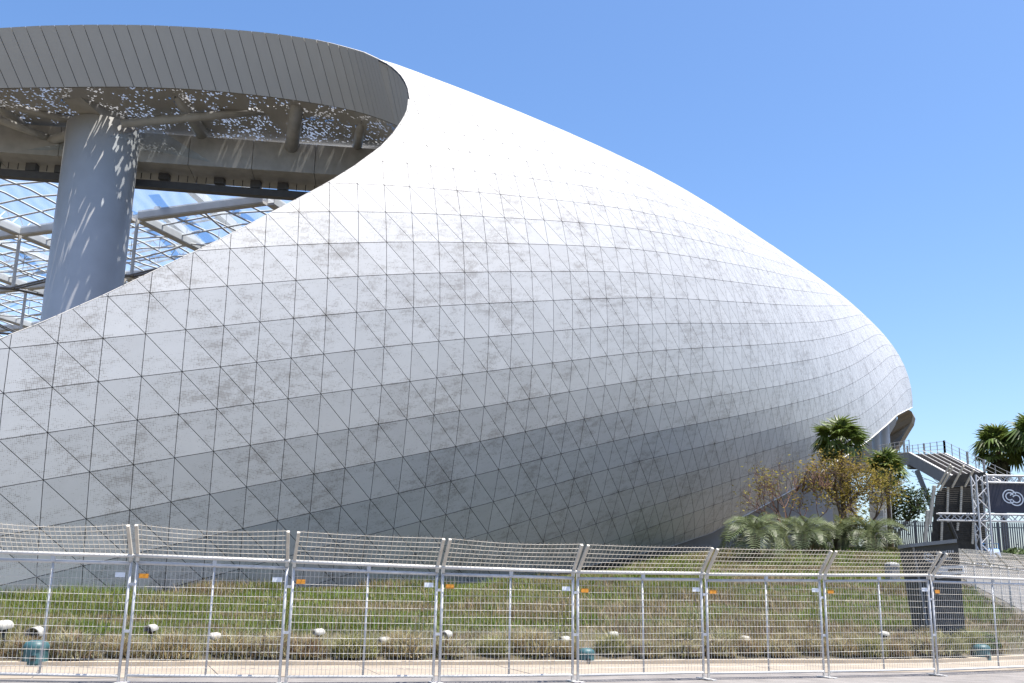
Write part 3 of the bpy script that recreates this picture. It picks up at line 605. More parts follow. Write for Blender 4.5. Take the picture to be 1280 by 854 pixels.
# edge of the roof opening (column as a function of row) and lower edge (row as a function of column)
OPEN = np.array([(-20, 21), (-17, 17), (-15, 14.2), (-14, 12.7), (-13.4, 11.8), (-13.04, 11.31), (-12.39, 11.70), (-10.88, 11.95), (-9.43, 11.97), (-7.99, 11.77), (-6.96, 11.48), (-6.27, 11.12), (-5.47, 10.66), (-4.71, 10.08),
                 (-3.77, 9.03), (-3.04, 8.01), (-2.46, 7.0), (-1.95, 6.04), (-1.76, 5.69), (-1.27, 4.68), (-1.0, 4.08), (-.55, 3.03), (-.08, 1.99), (.31, 1.0), (.53, .5), (.69, -.04), (.78, -.22), (.99, -.82), (2.6, -6.5), (12.5, -40)])
BOT = np.array([(-6, 12.5), (8, 12.5), (11.6, 12.2), (13.6, 12.0), (15.1, 10.6), (16.8, 10.3), (19.5, 10.57), (23.3, 10.99), (28.3, 11.5), (32.35, 11.65), (37.6, 11.08), (43.6, 10.41), (48, 9.95), (53.7, 9.78), (59.06, 9.67), (66.4, 9.72), (71.6, 10.04), (76.3, 10.33), (84, 10.6)])
f_open = lambda c, r: c - np.interp(r, OPEN[:, 0], OPEN[:, 1])
f_bot = lambda c, r: np.interp(c, BOT[:, 0], BOT[:, 1]) - r
def clip(poly, f):
    out = []
    V = [f(*p) for p in poly]
    if min(V) >= 0: return poly
    if max(V) <= 0: return []
    for i in range(len(poly)):
        p, q = poly[i], poly[(i + 1) % len(poly)]
        a, b = V[i], V[(i + 1) % len(poly)]
        if a >= 0: out.append(p)
        if a * b < 0:
            lo, hi = 0., 1.
            for _ in range(18):
                m_ = (lo + hi) / 2
                v = f(p[0] + (q[0] - p[0]) * m_, p[1] + (q[1] - p[1]) * m_)
                if (v >= 0) == (a >= 0): lo = m_
                else: hi = m_
            out.append((p[0] + (q[0] - p[0]) * lo, p[1] + (q[1] - p[1]) * lo))
    return out
def inset(poly3, n, d):
    """shrink a convex 3-D polygon by d; drops slivers"""
    k = len(poly3)
    P = [np.array(p) for p in poly3]
    cen = sum(P) / k
    lines = []
    for i in range(k):
        a, b = P[i], P[(i + 1) % k]
        e = b - a; L = np.linalg.norm(e)
        if L < 1e-4: return None
        e /= L
        m_ = np.cross(n, e)
        if m_ @ (cen - a) < 0: m_ = -m_
        lines.append((a + m_ * d, e, m_))
    out = []
    for i in range(k):
        a, e, m_ = lines[i - 1]; b, e2, m2 = lines[i]
        den = np.dot(np.cross(e, e2), n)
        if abs(den) < .05: out.append(b)
        else:
            t = np.dot(np.cross(b - a, e2), n) / den
            out.append(a + e * t)
    for i in range(k):
        if any((o - lines[i][0]) @ lines[i][2] < -1e-3 for o in out): return None
    return out

stadium = thing('stadium', 'huge white curved stadium of triangular metal panels with an open oval mouth in its roof', 'stadium', (0, 0, 0))

panels = []
backing = MB()
for c in range(C0, C0 + NC - 1):
    for r in range(-20, 12):
        quad = [(c, r), (c + 1, r), (c + 1, r + 1), (c, r + 1)]
        if max(f_open(*p) for p in quad) < -.6 or max(f_bot(*p) for p in quad) < -.6: continue
        q2 = clip(quad, f_open)
        q2 = clip(q2, f_bot) if q2 else q2
        if len(q2) > 2:
            backing.add([surf(*p) - .11 * nrm(*p) for p in q2], [tuple(range(len(q2)))])
        for tri in ([(c, r), (c + 1, r), (c + 1, r + 1)], [(c, r), (c + 1, r + 1), (c, r + 1)]):
            poly = clip(tri, f_open)
            poly = clip(poly, f_bot) if poly else poly
            if len(poly) < 3: continue
            # drop near-duplicate corners
            pp = [p for i, p in enumerate(poly) if math.hypot(p[0] - poly[i - 1][0], p[1] - poly[i - 1][1]) > .02]
            if len(pp) < 3: continue
            T = [surf(*p) for p in tri]
            n = np.cross(T[1] - T[0], T[2] - T[0]); n /= np.linalg.norm(n)
            if n @ nrm(c + .5, r + .5) < 0: n = -n
            # points stay on the plane of the flat triangle
            A = np.array([[tri[1][0] - tri[0][0], tri[2][0] - tri[0][0]], [tri[1][1] - tri[0][1], tri[2][1] - tri[0][1]]], float)
            P3 = []
            for p in pp:
                s_, t_ = np.linalg.solve(A, [p[0] - tri[0][0], p[1] - tri[0][1]])
                P3.append(T[0] + s_ * (T[1] - T[0]) + t_ * (T[2] - T[0]))
            I3 = inset(P3, n, np.interp(c, [4, 24], [.0125, .0140]))
            if I3 is None: continue
            # UVs for the inset points
            B = np.stack([T[1] - T[0], T[2] - T[0]], 1)
            uv = []
            for p in I3:
                st = np.linalg.lstsq(B, p - T[0], rcond=None)[0]
                uv.append((tri[0][0] + A[0] @ st + 40, -(tri[0][1] + A[1] @ st) + 40))
            x, y, z = proj(np.array(I3))
            area = abs(sum(x[i - 1] * y[i] - x[i] * y[i - 1] for i in range(len(x)))) / 2
            vis = (n @ (CAM - P3[0]) > 0) and x.max() > 0 and x.min() < 1280 and y.min() < 690 and y.max() > 0 and I3[0][2] > height([I3[0][0]], [I3[0][1]])[0] - .5
            panels.append((area if vis else 0, I3, n, uv))
panels.sort(key=lambda t: -t[0])
rest = MB()
rest.mi = []
def two(o, mi):
    o.data.materials.append(MAT['joint'])
    o.data.polygons.foreach_set('material_index', np.array(mi, np.int32))
def put(mb_, I3, n, uv, org):
    k = len(I3)
    top = [p - org for p in I3]
    low = [p - org - n * .07 for p in I3]
    nn = np.cross(top[1] - top[0], top[2] - top[0])
    order = list(range(k)) if nn @ n > 0 else list(range(k))[::-1]
    top = [top[i] for i in order]; low = [low[i] for i in order]; u = [uv[i] for i in order]
    mb_.add(top + low, [tuple(range(k))] + [(i, k + i, k + (i + 1) % k, (i + 1) % k) for i in range(k)], u + u)
    mb_.mi += [0] + [1] * k
for i, (a, I3, n, uv) in enumerate(panels):
    if i < 300:
        org = sum(I3) / len(I3)
        m_ = MB(); m_.mi = []; put(m_, I3, n, uv, org)
        two(m_.build('panel', MAT['panel'], stadium, loc=org), m_.mi)
    else:
        put(rest, I3, n, uv, np.zeros(3))
two(tag(rest.build('cladding_panels', MAT['panel'], stadium), kind='stuff'), rest.mi)
backing.build('sub_frame', MAT['backing'], stadium)

# --- rim of the opening: fascia of upright metal sheets leaning outwards
rim = []
for r in np.linspace(1.2, -13.0, 58):
    rim.append(surf(np.interp(r, OPEN[:, 0], OPEN[:, 1]), r))
far = [(455, 65.5, 71.5), (440, 61, 73.5), (420, 55.5, 74.5), (400, 50.5, 75), (370, 45.8, 75.3), (340, 41.6, 75.4), (300, 37.8, 75.3), (260, 35, 75), (220, 32.8, 74.6), (180, 31.3, 74.2), (140, 30.9, 73.8), (100, 31, 73.4), (50, 32.2, 73), (0, 35, 72.6), (-60, 40, 72.2), (-130, 48, 71.5), (-220, 62, 70.5)]
rim += [at(*p) for p in far]
rim = np.array(rim)
# even spacing along the rim
s_ = np.r_[0, np.cumsum(np.linalg.norm(np.diff(rim, axis=0), axis=1))]
def rim_at(t): return np.array([np.interp(t, s_, rim[:, k]) for k in range(3)])
STEP = .98
NF = int(s_[-1] / STEP)
low_target = [(-100, 113.5), (0, 110), (75, 109), (150, 108), (215, 110), (260, 112.5), (300, 116.6), (326, 119.4), (369, 125), (405, 130.6), (438.8, 137), (468.8, 146), (487.5, 153), (500, 160)]
lt = np.array(low_target)
def foot(T):
    x, y, z = proj(T)
    if y > 100 or (x > 490):          # near lip and tip: a constant inward lean
        return T + np.array([.5, 2.1, -3.1])
    xb = x + np.interp(x, [-100, 0, 150, 300, 420, 470, 500], [36, 32, 27, 23, 23.5, 20, 17])
    yb = np.interp(xb, lt[:, 0], lt[:, 1])
    F_ = at(xb, yb, z + 1.0)
    return F_
feet = []
for k in range(NF + 1):
    feet.append(foot(rim_at(k * STEP)))
feet = np.array(feet)
for _ in range(3):
    feet[1:-1] = .25 * feet[:-2] + .5 * feet[1:-1] + .25 * feet[2:]
for k in range(NF):
    a, b = rim_at(k * STEP), rim_at((k + 1) * STEP)
    c_, d_ = feet[k + 1], feet[k]
    e = (b - a) / np.linalg.norm(b - a)
    n = np.cross(e, d_ - a); n /= np.linalg.norm(n)
    g = .022
    poly = [a + e * g, b - e * g, c_ - e * g, d_ + e * g]
    org = sum(poly) / 4
    m_ = MB(); m_.prism([p - org for p in poly], -n * .08 if n @ (org - CAM) < 0 else n * .08)
    m_.build('fascia_sheet', MAT['fascia'], stadium, loc=org)
fb = MB()
pts = [rim_at(k * STEP) for k in range(NF + 1)]
off = np.array([0, .16, .03])
fb.add([p + off for p in pts] + [p + off for p in feet], [(k, k + 1, NF + 2 + k, NF + 1 + k) for k in range(NF)])
fb.build('fascia_backing', MAT['backing'], stadium)

# --- soffit deck behind the far rim, tubes, girder, column
kf = [k for k in range(NF + 1) if proj(rim_at(k * STEP))[1] < 90]
k0_ = kf[0]
sof = MB()
front = [feet[k] + np.array([0, .06, .04]) for k in range(k0_ - 4, NF + 1)]
back = [np.array([p[0] * 1.02 - 1.5, 79.0 + .06 * (p[0] + 20), 37.4]) for p in front]
NS = 6
grid = [[f_ + (b_ - f_) * (j / NS) for j in range(NS + 1)] for f_, b_ in zip(front, back)]
nS = len(grid)
sof.add([p for row in grid for p in row], [(i * (NS + 1) + j, (i + 1) * (NS + 1) + j, (i + 1) * (NS + 1) + j + 1, i * (NS + 1) + j + 1) for i in range(nS - 1) for j in range(NS)])
sof.build('soffit_deck', MAT['soffit'], stadium)

def beam_obj(name, pts, rad, mat, n=10):
    return MB().tube(pts, rad, n).build(name, mat, stadium, smooth=True)
# ring girder: a deep box along the back of the deck
gA, gB = at_height(-180, 178, 34.2), at_height(470, 222, 34.2)
gdir = (gB - gA) / np.linalg.norm(gB - gA)
gn = np.array([-gdir[1], gdir[0], 0])
for k in range(8):
    a = gA + (gB - gA) * k / 8 + gdir * .02; b = gA + (gB - gA) * (k + 1) / 8 - gdir * .02
    m_ = MB(); m_.box((a + b) / 2 + gn * 2.0 + np.array([0, 0, 1.25]), (np.linalg.norm(b - a), 4.0, 2.5), (gdir, gn, np.array([0, 0, 1.])))
    m_.build('ring_girder', MAT['steel'], stadium)
# catwalk behind the girder
wA, wB = at_height(-120, 208, 33.2), at_height(420, 249, 33.2)
wd = (wB - wA) / np.linalg.norm(wB - wA); wn2 = np.array([-wd[1], wd[0], 0])
m_ = MB(); m_.bar(wA, wB, .7, .6); m_.build('catwalk_beam', MAT['darksteel'], stadium)
m_ = MB()
for k in range(46):
    p = wA + (wB - wA) * (k + .5) / 46
    m_.bar(p + np.array([0, 0, .5]), p + np.array([0, 0, 1.6]), .06)
m_.bar(wA + np.array([0, 0, 1.55]), wB + np.array([0, 0, 1.55]), .07)
m_.bar(wA + np.array([0, 0, 1.05]), wB + np.array([0, 0, 1.05]), .05)
for k in (9, 13, 16, 22, 27, 33, 37, 40):
    p = wA + (wB - wA) * k / 46 + np.array([0, 0, .9]); m_.box(p, (.8, .7, .8 + .3 * (k % 3)))
m_.build('catwalk_railing', MAT['darksteel'], stadium)
# radial struts and cross tubes under the deck
def sp(x, y, z): return at(x, y, z)
for (x0, y0, z0, x1, y1, z1, rad) in [(216, 108, 76.5, 268, 192, 86, .52), (372, 126, 77.5, 361, 212, 87, .55), (-20, 112, 76, 48, 178, 84, .45), (455, 142, 77, 445, 190, 86, .4)]:
    beam_obj('strut_tube', [sp(x0, y0, z0), sp(x1, y1, z1)], rad, MAT['steel'])
for (x0, y0, z0, x1, y1, z1, rad) in [(152, 155, 78, 360, 136, 80, .33), (360, 136, 80, 500, 150, 79, .33), (262, 189, 86, 372, 181, 87, .36), (372, 181, 87, 500, 182, 88, .34), (0, 150, 78, 70, 176, 82, .3), (55, 178, 82, 90, 168, 80, .4), (-40, 120, 77, 95, 152, 80, .28)]:
    beam_obj('cross_tube', [sp(x0, y0, z0), sp(x1, y1, z1)], rad, MAT['steel'])
# big box arm reaching from the fascia to the column head
m_ = MB(); m_.bar(sp(88, 106, 76.5), sp(146, 157, 81.0), 1.7, 1.9); m_.build('roof_arm', MAT['steel'], stadium)
# rough column
colc = sp(129, 172, 80.5); colc[2] = 0
top_z = sp(129, 161, 80.5)[2]
m_ = MB(); m_.lathe([(2.73, 0), (2.73, top_z), (2.65, top_z + .02), (0, top_z + .03)], (0, 0, 0), 48)
m_.build('column', MAT['column'], stadium, True, loc=colc)
m_ = MB(); m_.lathe([(1.2, 0), (1.2, .5), (1.0, 1.6)], (0, 0, 0), 24)
m_.build('column_head', MAT['steel'], stadium, True, loc=colc + np.array([.3, .6, top_z + .03]))

# --- film roof beyond the mouth: cable net of square bays
e1 = np.array([13.2, -5.1, 0.0]); e2 = np.array([5.15, 13.9, 0.0])
NB = at_height(172, 275, 34.0)
node = lambda i, j: NB + i * e1 + j * e2 + np.array([0, 0, -.004 * (i * 14) ** 2 * 0])
# shared meshes, built round the bay centre
def pillow():
    mb_ = MB(); n = 6
    vs = []
    for a in range(n + 1):
        for b in range(n + 1):
            s1, s2 = a / n, b / n
            zz = .9 * math.sin(math.pi * s1) * math.sin(math.pi * s2)
            vs.append((s1 - .5) * .97 * e1 + (s2 - .5) * .97 * e2 + np.array([0, 0, zz + .55]))
    mb_.add(vs, [(a * (n + 1) + b, (a + 1) * (n + 1) + b, (a + 1) * (n + 1) + b + 1, a * (n + 1) + b + 1) for a in range(n) for b in range(n)])
    return mb_.mesh('film_panel', MAT['film'], True)
pil = pillow()
u1, u2 = e1 / np.linalg.norm(e1), e2 / np.linalg.norm(e2)
def gutter(e, u):
    mb_ = MB(); z = np.array([0, 0, 1.])
    mb_.bar(-e / 2 + u * .3, e / 2 - u * .3, .7, .22)
    sd_ = np.cross(u, z)
    for s in (-1, 1):
        mb_.bar(-e / 2 + u * .3 + sd_ * s * .38 + z * .35, e / 2 - u * .3 + sd_ * s * .38 + z * .35, .06, .75)
    return mb_
g1 = gutter(e1, u1).mesh('roof_beam', MAT['beam']); g2 = gutter(e2, u2).mesh('roof_beam', MAT['beam'])
def cables(e, eo, mat_name='roof_cable'):
    mb_ = MB()
    pts = []
    for k in range(9):
        t = k / 8
        pts.append((t - .5) * e + np.array([0, 0, -1.9 * 4 * t * (1 - t) * .5 + .2]))
    mb_.tube(pts, .10, 5)
    for t in (.25, .5, .75):
        z0 = -1.9 * 4 * t * (1 - t) * .5 + .2
        mb_.tube([(t - .5) * e + np.array([0, 0, z0]), (t - .5) * e + np.array([0, 0, 1.2])], .035, 4)
    return mb_.mesh(mat_name, MAT['beam'])
c1m, c2m = cables(e1, e2), cables(e2, e1)
b1m = MB().tube([-e1 / 2 + np.array([0, 0, .45]), np.array([0, 0, .85]), e1 / 2 + np.array([0, 0, .45])], .10, 5).mesh('purlin', MAT['beam'])
b2m = MB().tube([-e2 / 2 + np.array([0, 0, .45]), np.array([0, 0, .85]), e2 / 2 + np.array([0, 0, .45])], .10, 5).mesh('purlin', MAT['beam'])
stm = MB().tube([(0, 0, -5.4), (0, 0, 0)], .17, 8).mesh('hanger', MAT['beam'])
lowm = []
for e in (e1, e2):
    mb_ = MB()
    sd_ = np.cross(e / np.linalg.norm(e), np.array([0, 0, 1.])) * .22
    for s in (-1, 1):
        mb_.tube([sd_ * s + np.array([0, 0, -5.4]), sd_ * s + e * .5 + np.array([0, 0, -4.6]), sd_ * s + e + np.array([0, 0, -5.4])], .10, 5)
    lowm.append(mb_.mesh('tie_cable', MAT['cable']))
for i in range(-4, 4):
    for j in range(-1, 7):
        p = node(i, j)
        cx = p + (e1 + e2) / 2
        # keep only the bays that lie behind the catwalk
        if (cx - wA) @ wn2 < -3: continue
        far_ = j > 4
        x, y, z = proj(cx)
        if x < -260 or x > 480: continue
        link('film_panel', pil, stadium, cx)
        if (p + e1 / 2 - wA) @ wn2 > 2: link('roof_beam', g1, stadium, p + e1 / 2)
        if (p - wA) @ wn2 > 0: link('roof_beam', g2, stadium, p + e2 / 2)
        for t in (.2, .4, .6, .8):
            if (p - wA) @ wn2 < 0: continue
            link('purlin', b1m, stadium, p + e1 / 2 + e2 * t)
            link('purlin', b2m, stadium, p + e2 / 2 + e1 * t)
        if (p - wA) @ wn2 < 0 or (p + e1 - wA) @ wn2 < 0: continue
        link('roof_cable', c1m, stadium, p + e1 / 2 + e2 * .5)
        link('roof_cable', c2m, stadium, p + e2 / 2 + e1 * .5)
        if (p - wA) @ wn2 > 1.5:
            link('hanger', stm, stadium, p)
            link('tie_cable', lowm[0], stadium, p)
            link('tie_cable', lowm[1], stadium, p)

# inclined box struts carrying the film roof just beyond the catwalk
for (x0, y0, z0, x1, y1, z1, w_) in ((206, 207, 91, 302, 292, 108, .75), (298, 222, 93, 352, 262, 104, .75), (196, 262, 100, 262, 316, 116, .6), (-10, 300, 104, 78, 330, 118, .55)):
    m_ = MB(); m_.bar(at(x0, y0, z0), at(x1, y1, z1), w_, w_ * 1.1); m_.build('box_strut', MAT['beam'], stadium)
for (x0, y0, z0, x1, y1, z1) in ((160, 318, 118, 250, 300, 114), (165, 336, 122, 235, 318, 116), (-10, 352, 124, 72, 338, 120), (-10, 384, 132, 66, 366, 126), (-10, 330, 118, 80, 318, 114), (60, 300, 108, -10, 268, 100), (165, 292, 110, 300, 268, 106)):
    a_, b_ = at(x0, y0, z0), at(x1, y1, z1)
    d_ = np.array([0, 0, 1.1])
    m_ = MB(); m_.tube([a_, b_], .13, 6); m_.tube([a_ + d_, b_ + d_], .11, 6)
    for k in range(9):
        p_, q_ = a_ + (b_ - a_) * k / 9, a_ + (b_ - a_) * (k + 1) / 9
        m_.tube([p_ + (d_ if k % 2 else 0), q_ + (0 if k % 2 else d_)], .06, 4, False)
    m_.build('roof_truss', MAT['beam'], stadium)

# --- lower edge: pale trim, shadowed underside, arch at the far nose
tr = MB()
cs_ = np.linspace(15, 83, 86)
edge = [surf(c, np.interp(c, BOT[:, 0], BOT[:, 1])) + .05 * nrm(c, np.interp(c, BOT[:, 0], BOT[:, 1])) for c in cs_]
tr.tube([p for p, c in zip(edge, cs_) if c > 34], .05, 6)
tr.build('edge_trim', MAT['whitepaint'], stadium)
un = MB()
inn = []
for c, p in zip(cs_, edge):
    n = nrm(c, np.interp(c, BOT[:, 0], BOT[:, 1]))
    h_ = np.array([n[0], n[1], 0]); h_ /= np.linalg.norm(h_)
    inn.append(p - h_ * 2.6 + np.array([0, 0, .9]))
edge2 = [p + np.array([0, 0, .03]) for p in edge]
K = len(edge)
un.add(edge2 + inn, [(i, i + 1, K + i + 1, K + i) for i in range(K - 1)])
un.build('underside_lining', MAT['fascia'], stadium)
bw = MB()
cc = [i for i in range(K) if cs_[i] < 57]
lo = [np.array([inn[i][0], inn[i][1], 3.0]) for i in cc]; hi = [inn[i] + np.array([0, .05, .25]) for i in cc]
kk = len(cc)
bw.add(hi + lo, [(i, i + 1, kk + i + 1, kk + i) for i in range(kk - 1)])
bw.build('base_wall', MAT['wall'], stadium)
# far leg of the arch: inner lining seen through the opening
oc = [(1136, 512.2, 140), (1139.5, 514.5, 141), (1141.3, 519, 142), (1139.6, 527.6, 143.5), (1132.7, 539, 146), (1124, 554, 149), (1115.4, 566.4, 152), (1108, 580, 155)]
ic = [(1121, 520, 143), (1122, 522.5, 145), (1119.5, 531, 147), (1113.5, 541, 149.5), (1111.6, 546, 152), (1111, 556, 154), (1110, 567, 156), (1104, 580, 158)]
ln = MB(); OA, IA = [at(*p) for p in oc], [at(*p) for p in ic]
ln.add(OA + IA, [(i, i + 1, 8 + i + 1, 8 + i) for i in range(7)])
back_ = [p + np.array([1.5, 3, 0]) for p in OA]
ln.add(OA + back_, [(i, i + 1, 8 + i + 1, 8 + i) for i in range(7)])
ln.build('arch_lining', pmat('arch lining', (.27, .25, .225), .6, .1, .06, .4), stadium)
# columns inside the arch, and an added dark sheet for its interior shade
for (x, z, rad) in ((1108, 136, .62), (1097, 141, .6)):
    b_ = at(x, 575, z); t_ = at(x, 515 if x > 1100 else 530, z)
    MB().tube([b_ + np.array([0, 0, -8]), np.array([b_[0], b_[1], t_[2] + 3])], rad, 20).build('arch_column', MAT['column'], stadium, True)
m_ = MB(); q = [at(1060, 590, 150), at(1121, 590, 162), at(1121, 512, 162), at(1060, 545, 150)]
m_.prism(q, (0, 1, 0)); m_.build('arch_shade_sheet', pmat('painted interior shade', (.14, .15, .16), .7), stadium)

# ------------------------------------------------------------------ temporary fence panels along the kerb
BASES = [(-25, 850), (152, 854), (353, 855.5), (545, 854.5), (719, 853), (883, 850), (1034, 847.5), (1171, 845), (1318, 838.5)]
BASES[0] = (-62, 851)
HTS = [2.22, 2.22, 2.18, 2.15, 2.13, 2.16, 2.22, 2.28, 2.28]
FP = [at_height(x, y, 0.0) for x, y in BASES]
LBL = ['white mesh fence panel at the left edge in front of the teal box',
       'white mesh fence panel second from the left with sagging top mesh',
       'white mesh fence panel third from the left before two lamp hoods',
       'white mesh fence panel left of the middle with one lamp hood behind it',
       'white mesh fence panel right of the middle before the teal cylinder box',
       'white mesh fence panel in front of the leftmost silvery palm',
       'white mesh fence panel between silvery palms and the charcoal sign',
       'white mesh fence panel at the right end in front of the charcoal sign']
def fence_panel(a, b, ha, hb, label, group, tags=True, sag=.0, wires=True, wr=.0040):
    a, b = np.array(a, float), np.array(b, float)
    e = b - a; L = np.linalg.norm(e); e /= L
    fr = np.array([e[1], -e[0], 0])                     # towards the road
    t = thing('fence_panel', label, 'fence panel', a, 0, group)
    t.rotation_euler = (rng.normal(0, .004), rng.normal(0, .003), rng.normal(0, .004))
    O = np.zeros(3); up = np.array([0, 0, 1.])
    g = .060                                            # gap to the next panel
    pt = lambda s, z, o=0.: e * s + up * z + fr * o + np.array([0, 0, 0])
    H = lambda s: ha + (hb - ha) * s / L
    s0, s1 = g, L - g
    for s in (s0, s1):
        MB().tube([pt(s, 0.0), pt(s, H(s))], .028, 8).build('post', MAT['galv'], t, True)
        m_ = MB(); m_.bar(pt(s, .012, -.22), pt(s, .012, .22), .09, .02); m_.build('foot', MAT['whitepaint'], t)
        q0, q1 = pt(s, H(s) - .10, .03), pt(s, H(s) + .52, .46)
        m_ = MB(); m_.bar(q0, pt(s, H(s) + .04, .05), .055); m_.bar(pt(s, H(s) + .03, .045), q1, .055); m_.build('outrigger_arm', MAT['cream'], t)
    mid = L / 2 + .03
    MB().tube([pt(mid, .13), pt(mid, H(mid) - .15)], .021, 8).build('middle_post', MAT['galv'], t, True)
    MB().tube([pt(s0, H(s0) - .13), pt(s1, H(s1) - .13)], .03, 8).build('top_rail', MAT['galv'], t, True)
    MB().tube([pt(s0 - .05, H(s0) + .0, .05), pt(s1 + .05, H(s1) + .0, .05)], .034, 8).build('upper_rail', MAT['whitepaint'], t, True)
    MB().tube([pt(s0, .13), pt(s1, .13)], .027, 8).build('bottom_rail', MAT['whitepaint'], t, True)
    for z in (.9, 1.72):
        m_ = MB(); m_.box(pt(s1 + g * .9, z), (.12, .05, .05), (e, fr, up)); m_.build('clamp', MAT['galv'], t)
    m_ = MB(); m_.box(pt(mid, H(mid) - .07, .03), (.07, .05, .13), (e, fr, up)); m_.build('rail_bracket', MAT['galv'], t)
    if wires:
        m_ = MB()
        n = int((s1 - s0) / .076)
        for k in range(1, n):
            s = s0 + (s1 - s0) * k / n
            m_.tube([pt(s, .13, .012), pt(s, H(s) - .13, .012)], wr, 3, False)
        nh = 14
        for k in range(1, nh):
            z = .13 + (H(0) - .26) * k / nh
            j = rng.normal(0, .006)
            m_.tube([pt(s0, z, .018), pt((s0 + s1) / 2, z + j, .02), pt(s1, z, .018)], wr, 3, False)
        tag(m_.build('wire_mesh', MAT['wire'], t), kind='stuff')
        m_ = MB()
        sg = lambda u: sag * math.sin(math.pi * u)
        n = int((s1 - s0) / .088)
        def up_pt(s, k_, ext=0.):
            u = (s - s0) / (s1 - s0); f = k_ + ext
            return pt(s, H(s) + .03 + f * (.50 - sg(u)), .06 + f * (.42 + sg(u) * .3))
        for k in range(1, n):
            s = s0 + (s1 - s0) * k / n
            m_.tube([up_pt(s, 0), up_pt(s, .5), up_pt(s, 1, .07 + rng.uniform(-.015, .02))], wr * 1.4, 3, False)
        for k in range(0, 7):
            m_.tube([up_pt(s0 + (s1 - s0) * q / 8, k / 6) for q in range(9)], wr * 1.15, 3, False)
        tag(m_.build('upper_wire_mesh', MAT['cream'], t), kind='stuff')
    if tags:
        m_ = MB(); m_.box(pt(s0 + .14, H(s0) - .36, .035), (.165, .012, .08), (e, fr, up)); m_.build('orange_plate', MAT['orange'], t)
        m_ = MB(); m_.box(pt(s1 - .16, H(s1) - .34, .035), (.175, .012, .085), (e, fr, up)); m_.build('white_plate', MAT['tagwhite'], t)
    return t
SAG = [.08, .07, .02, .05, .02, .01, .02, .0]
for i in range(8):
    fence_panel(FP[i], FP[i + 1], HTS[i], HTS[i + 1], LBL[i], 'temporary fence panels along the kerb', True, SAG[i])
# second run up the driveway
R2 = [at(1201.0, 758, 49), at(1222.0, 764, 46.3), at(1244, 770, 44), at(1266, 776, 42), at(1291, 783, 40), at(1318, 790, 38)]
L2 = ['driveway fence panel beside the charcoal sign, farthest up the slope', 'driveway fence panel next to the farthest one', 'driveway fence panel in the middle of the driveway run', 'driveway fence panel below the planted bush', 'driveway fence panel at the right edge of the picture']
for i in range(5):
    a, b = R2[i].copy(), R2[i + 1].copy()
    fence_panel(a, b, 2.2, 2.2, L2[i], 'temporary fence panels along the driveway', False, .0, True, .005)

# ------------------------------------------------------------------ driveway up the slope on the right
mb = MB(); ys_ = np.linspace(33, 74, 42); xs_ = np.linspace(0, 1, 14)
V = []
for y in ys_:
    xl = np.interp(y, [33, 38, 50, 74], [17.2, 20.6, 22.0, 29.0]); xr = xl + 26
    for u in xs_:
        x = xl + (xr - xl) * u
        V.append((x, y, max(hz(x, y), 0) + .035))
mb.add(V, [(j * 14 + i, j * 14 + i + 1, (j + 1) * 14 + i + 1, (j + 1) * 14 + i) for j in range(41) for i in range(13)])
tag(mb.build('driveway', MAT['plaza'], None, True), kind='structure')

# ------------------------------------------------------------------ planting: grass as masses
PAL = dict(green=[(.10, .16, .014), (.135, .19, .02), (.08, .13, .014)], olive=[(.135, .14, .03), (.11, .12, .03), (.155, .15, .045)], straw=[(0.236, 0.180, 0.093), (0.205, 0.155, 0.081), (0.273, 0.217, 0.124), (0.174, 0.124, 0.074)],
           sage=[(.25, .235, .13), (.215, .215, .12), (.29, .265, .16)], rust=[(0.157, 0.101, 0.064), (0.128, 0.081, 0.058), (0.180, 0.133, 0.087)])
def vnoise(x, y, s, seed):
    r_ = np.random.default_rng(seed); T = r_.random((64, 64))
    u, v = x / s, y / s
    i, j = np.floor(u).astype(int), np.floor(v).astype(int); a, b = u - i, v - j
    a, b = a * a * (3 - 2 * a), b * b * (3 - 2 * b)
    g = lambda p, q: T[p % 64, q % 64]
    return (g(i, j) * (1 - a) + g(i + 1, j) * a) * (1 - b) + (g(i, j + 1) * (1 - a) + g(i + 1, j + 1) * a) * b
def blades_mesh(name, P, Hh, W, lean, cols):
    """one bent two-segment blade per row of P"""
    n = len(P)
    az = rng.uniform(0, 2 * math.pi, n)
    d = np.stack([np.cos(az), np.sin(az), np.zeros(n)], 1)
    sdv = np.stack([-np.sin(az), np.cos(az), np.zeros(n)], 1)
    # widths seen from most sides
    w_ = (W * rng.uniform(.6, 1.4, n))[:, None] * sdv / 2
    ln_ = (lean * rng.uniform(.2, 1.4, n) * Hh)[:, None] * d
    up = np.array([0, 0, 1.])
    a0, a1 = P - w_, P + w_
    m0 = P + ln_ * .35 + up * (Hh * .6)[:, None] - w_ * .8; m1 = m0 + w_ * 1.6
    tp = P + ln_ + up * Hh[:, None]
    V = np.stack([a0, a1, m0, m1, tp], 1).reshape(-1, 3)
    b = (np.arange(n) * 5)[:, None]
    T = np.concatenate([b + [0, 1, 3], b + [0, 3, 2], b + [2, 3, 4]], 1).reshape(-1, 3)
    me = bpy.data.meshes.new(name)
    me.vertices.add(len(V)); me.vertices.foreach_set('co', V.astype(np.float32).ravel())
    me.loops.add(T.size); me.loops.foreach_set('vertex_index', T.astype(np.int32).ravel())
    me.polygons.add(len(T)); me.polygons.foreach_set('loop_start', np.arange(0, T.size, 3, dtype=np.int32))
    me.update(calc_edges=True)
    ca = me.color_attributes.new('Col', 'FLOAT_COLOR', 'POINT')
    cc_ = np.repeat(np.c_[cols, np.ones(n)], 5, axis=0).astype(np.float32)
    ca.data.foreach_set('color', cc_.ravel())
    me.materials.append(MAT['straw'])
    return me
def pick(names, n):
    arr = np.array([c for k in names for c in PAL[k]])
    return arr[rng.integers(0, len(arr), n)] * rng.uniform(.75, 1.25, (n, 1))
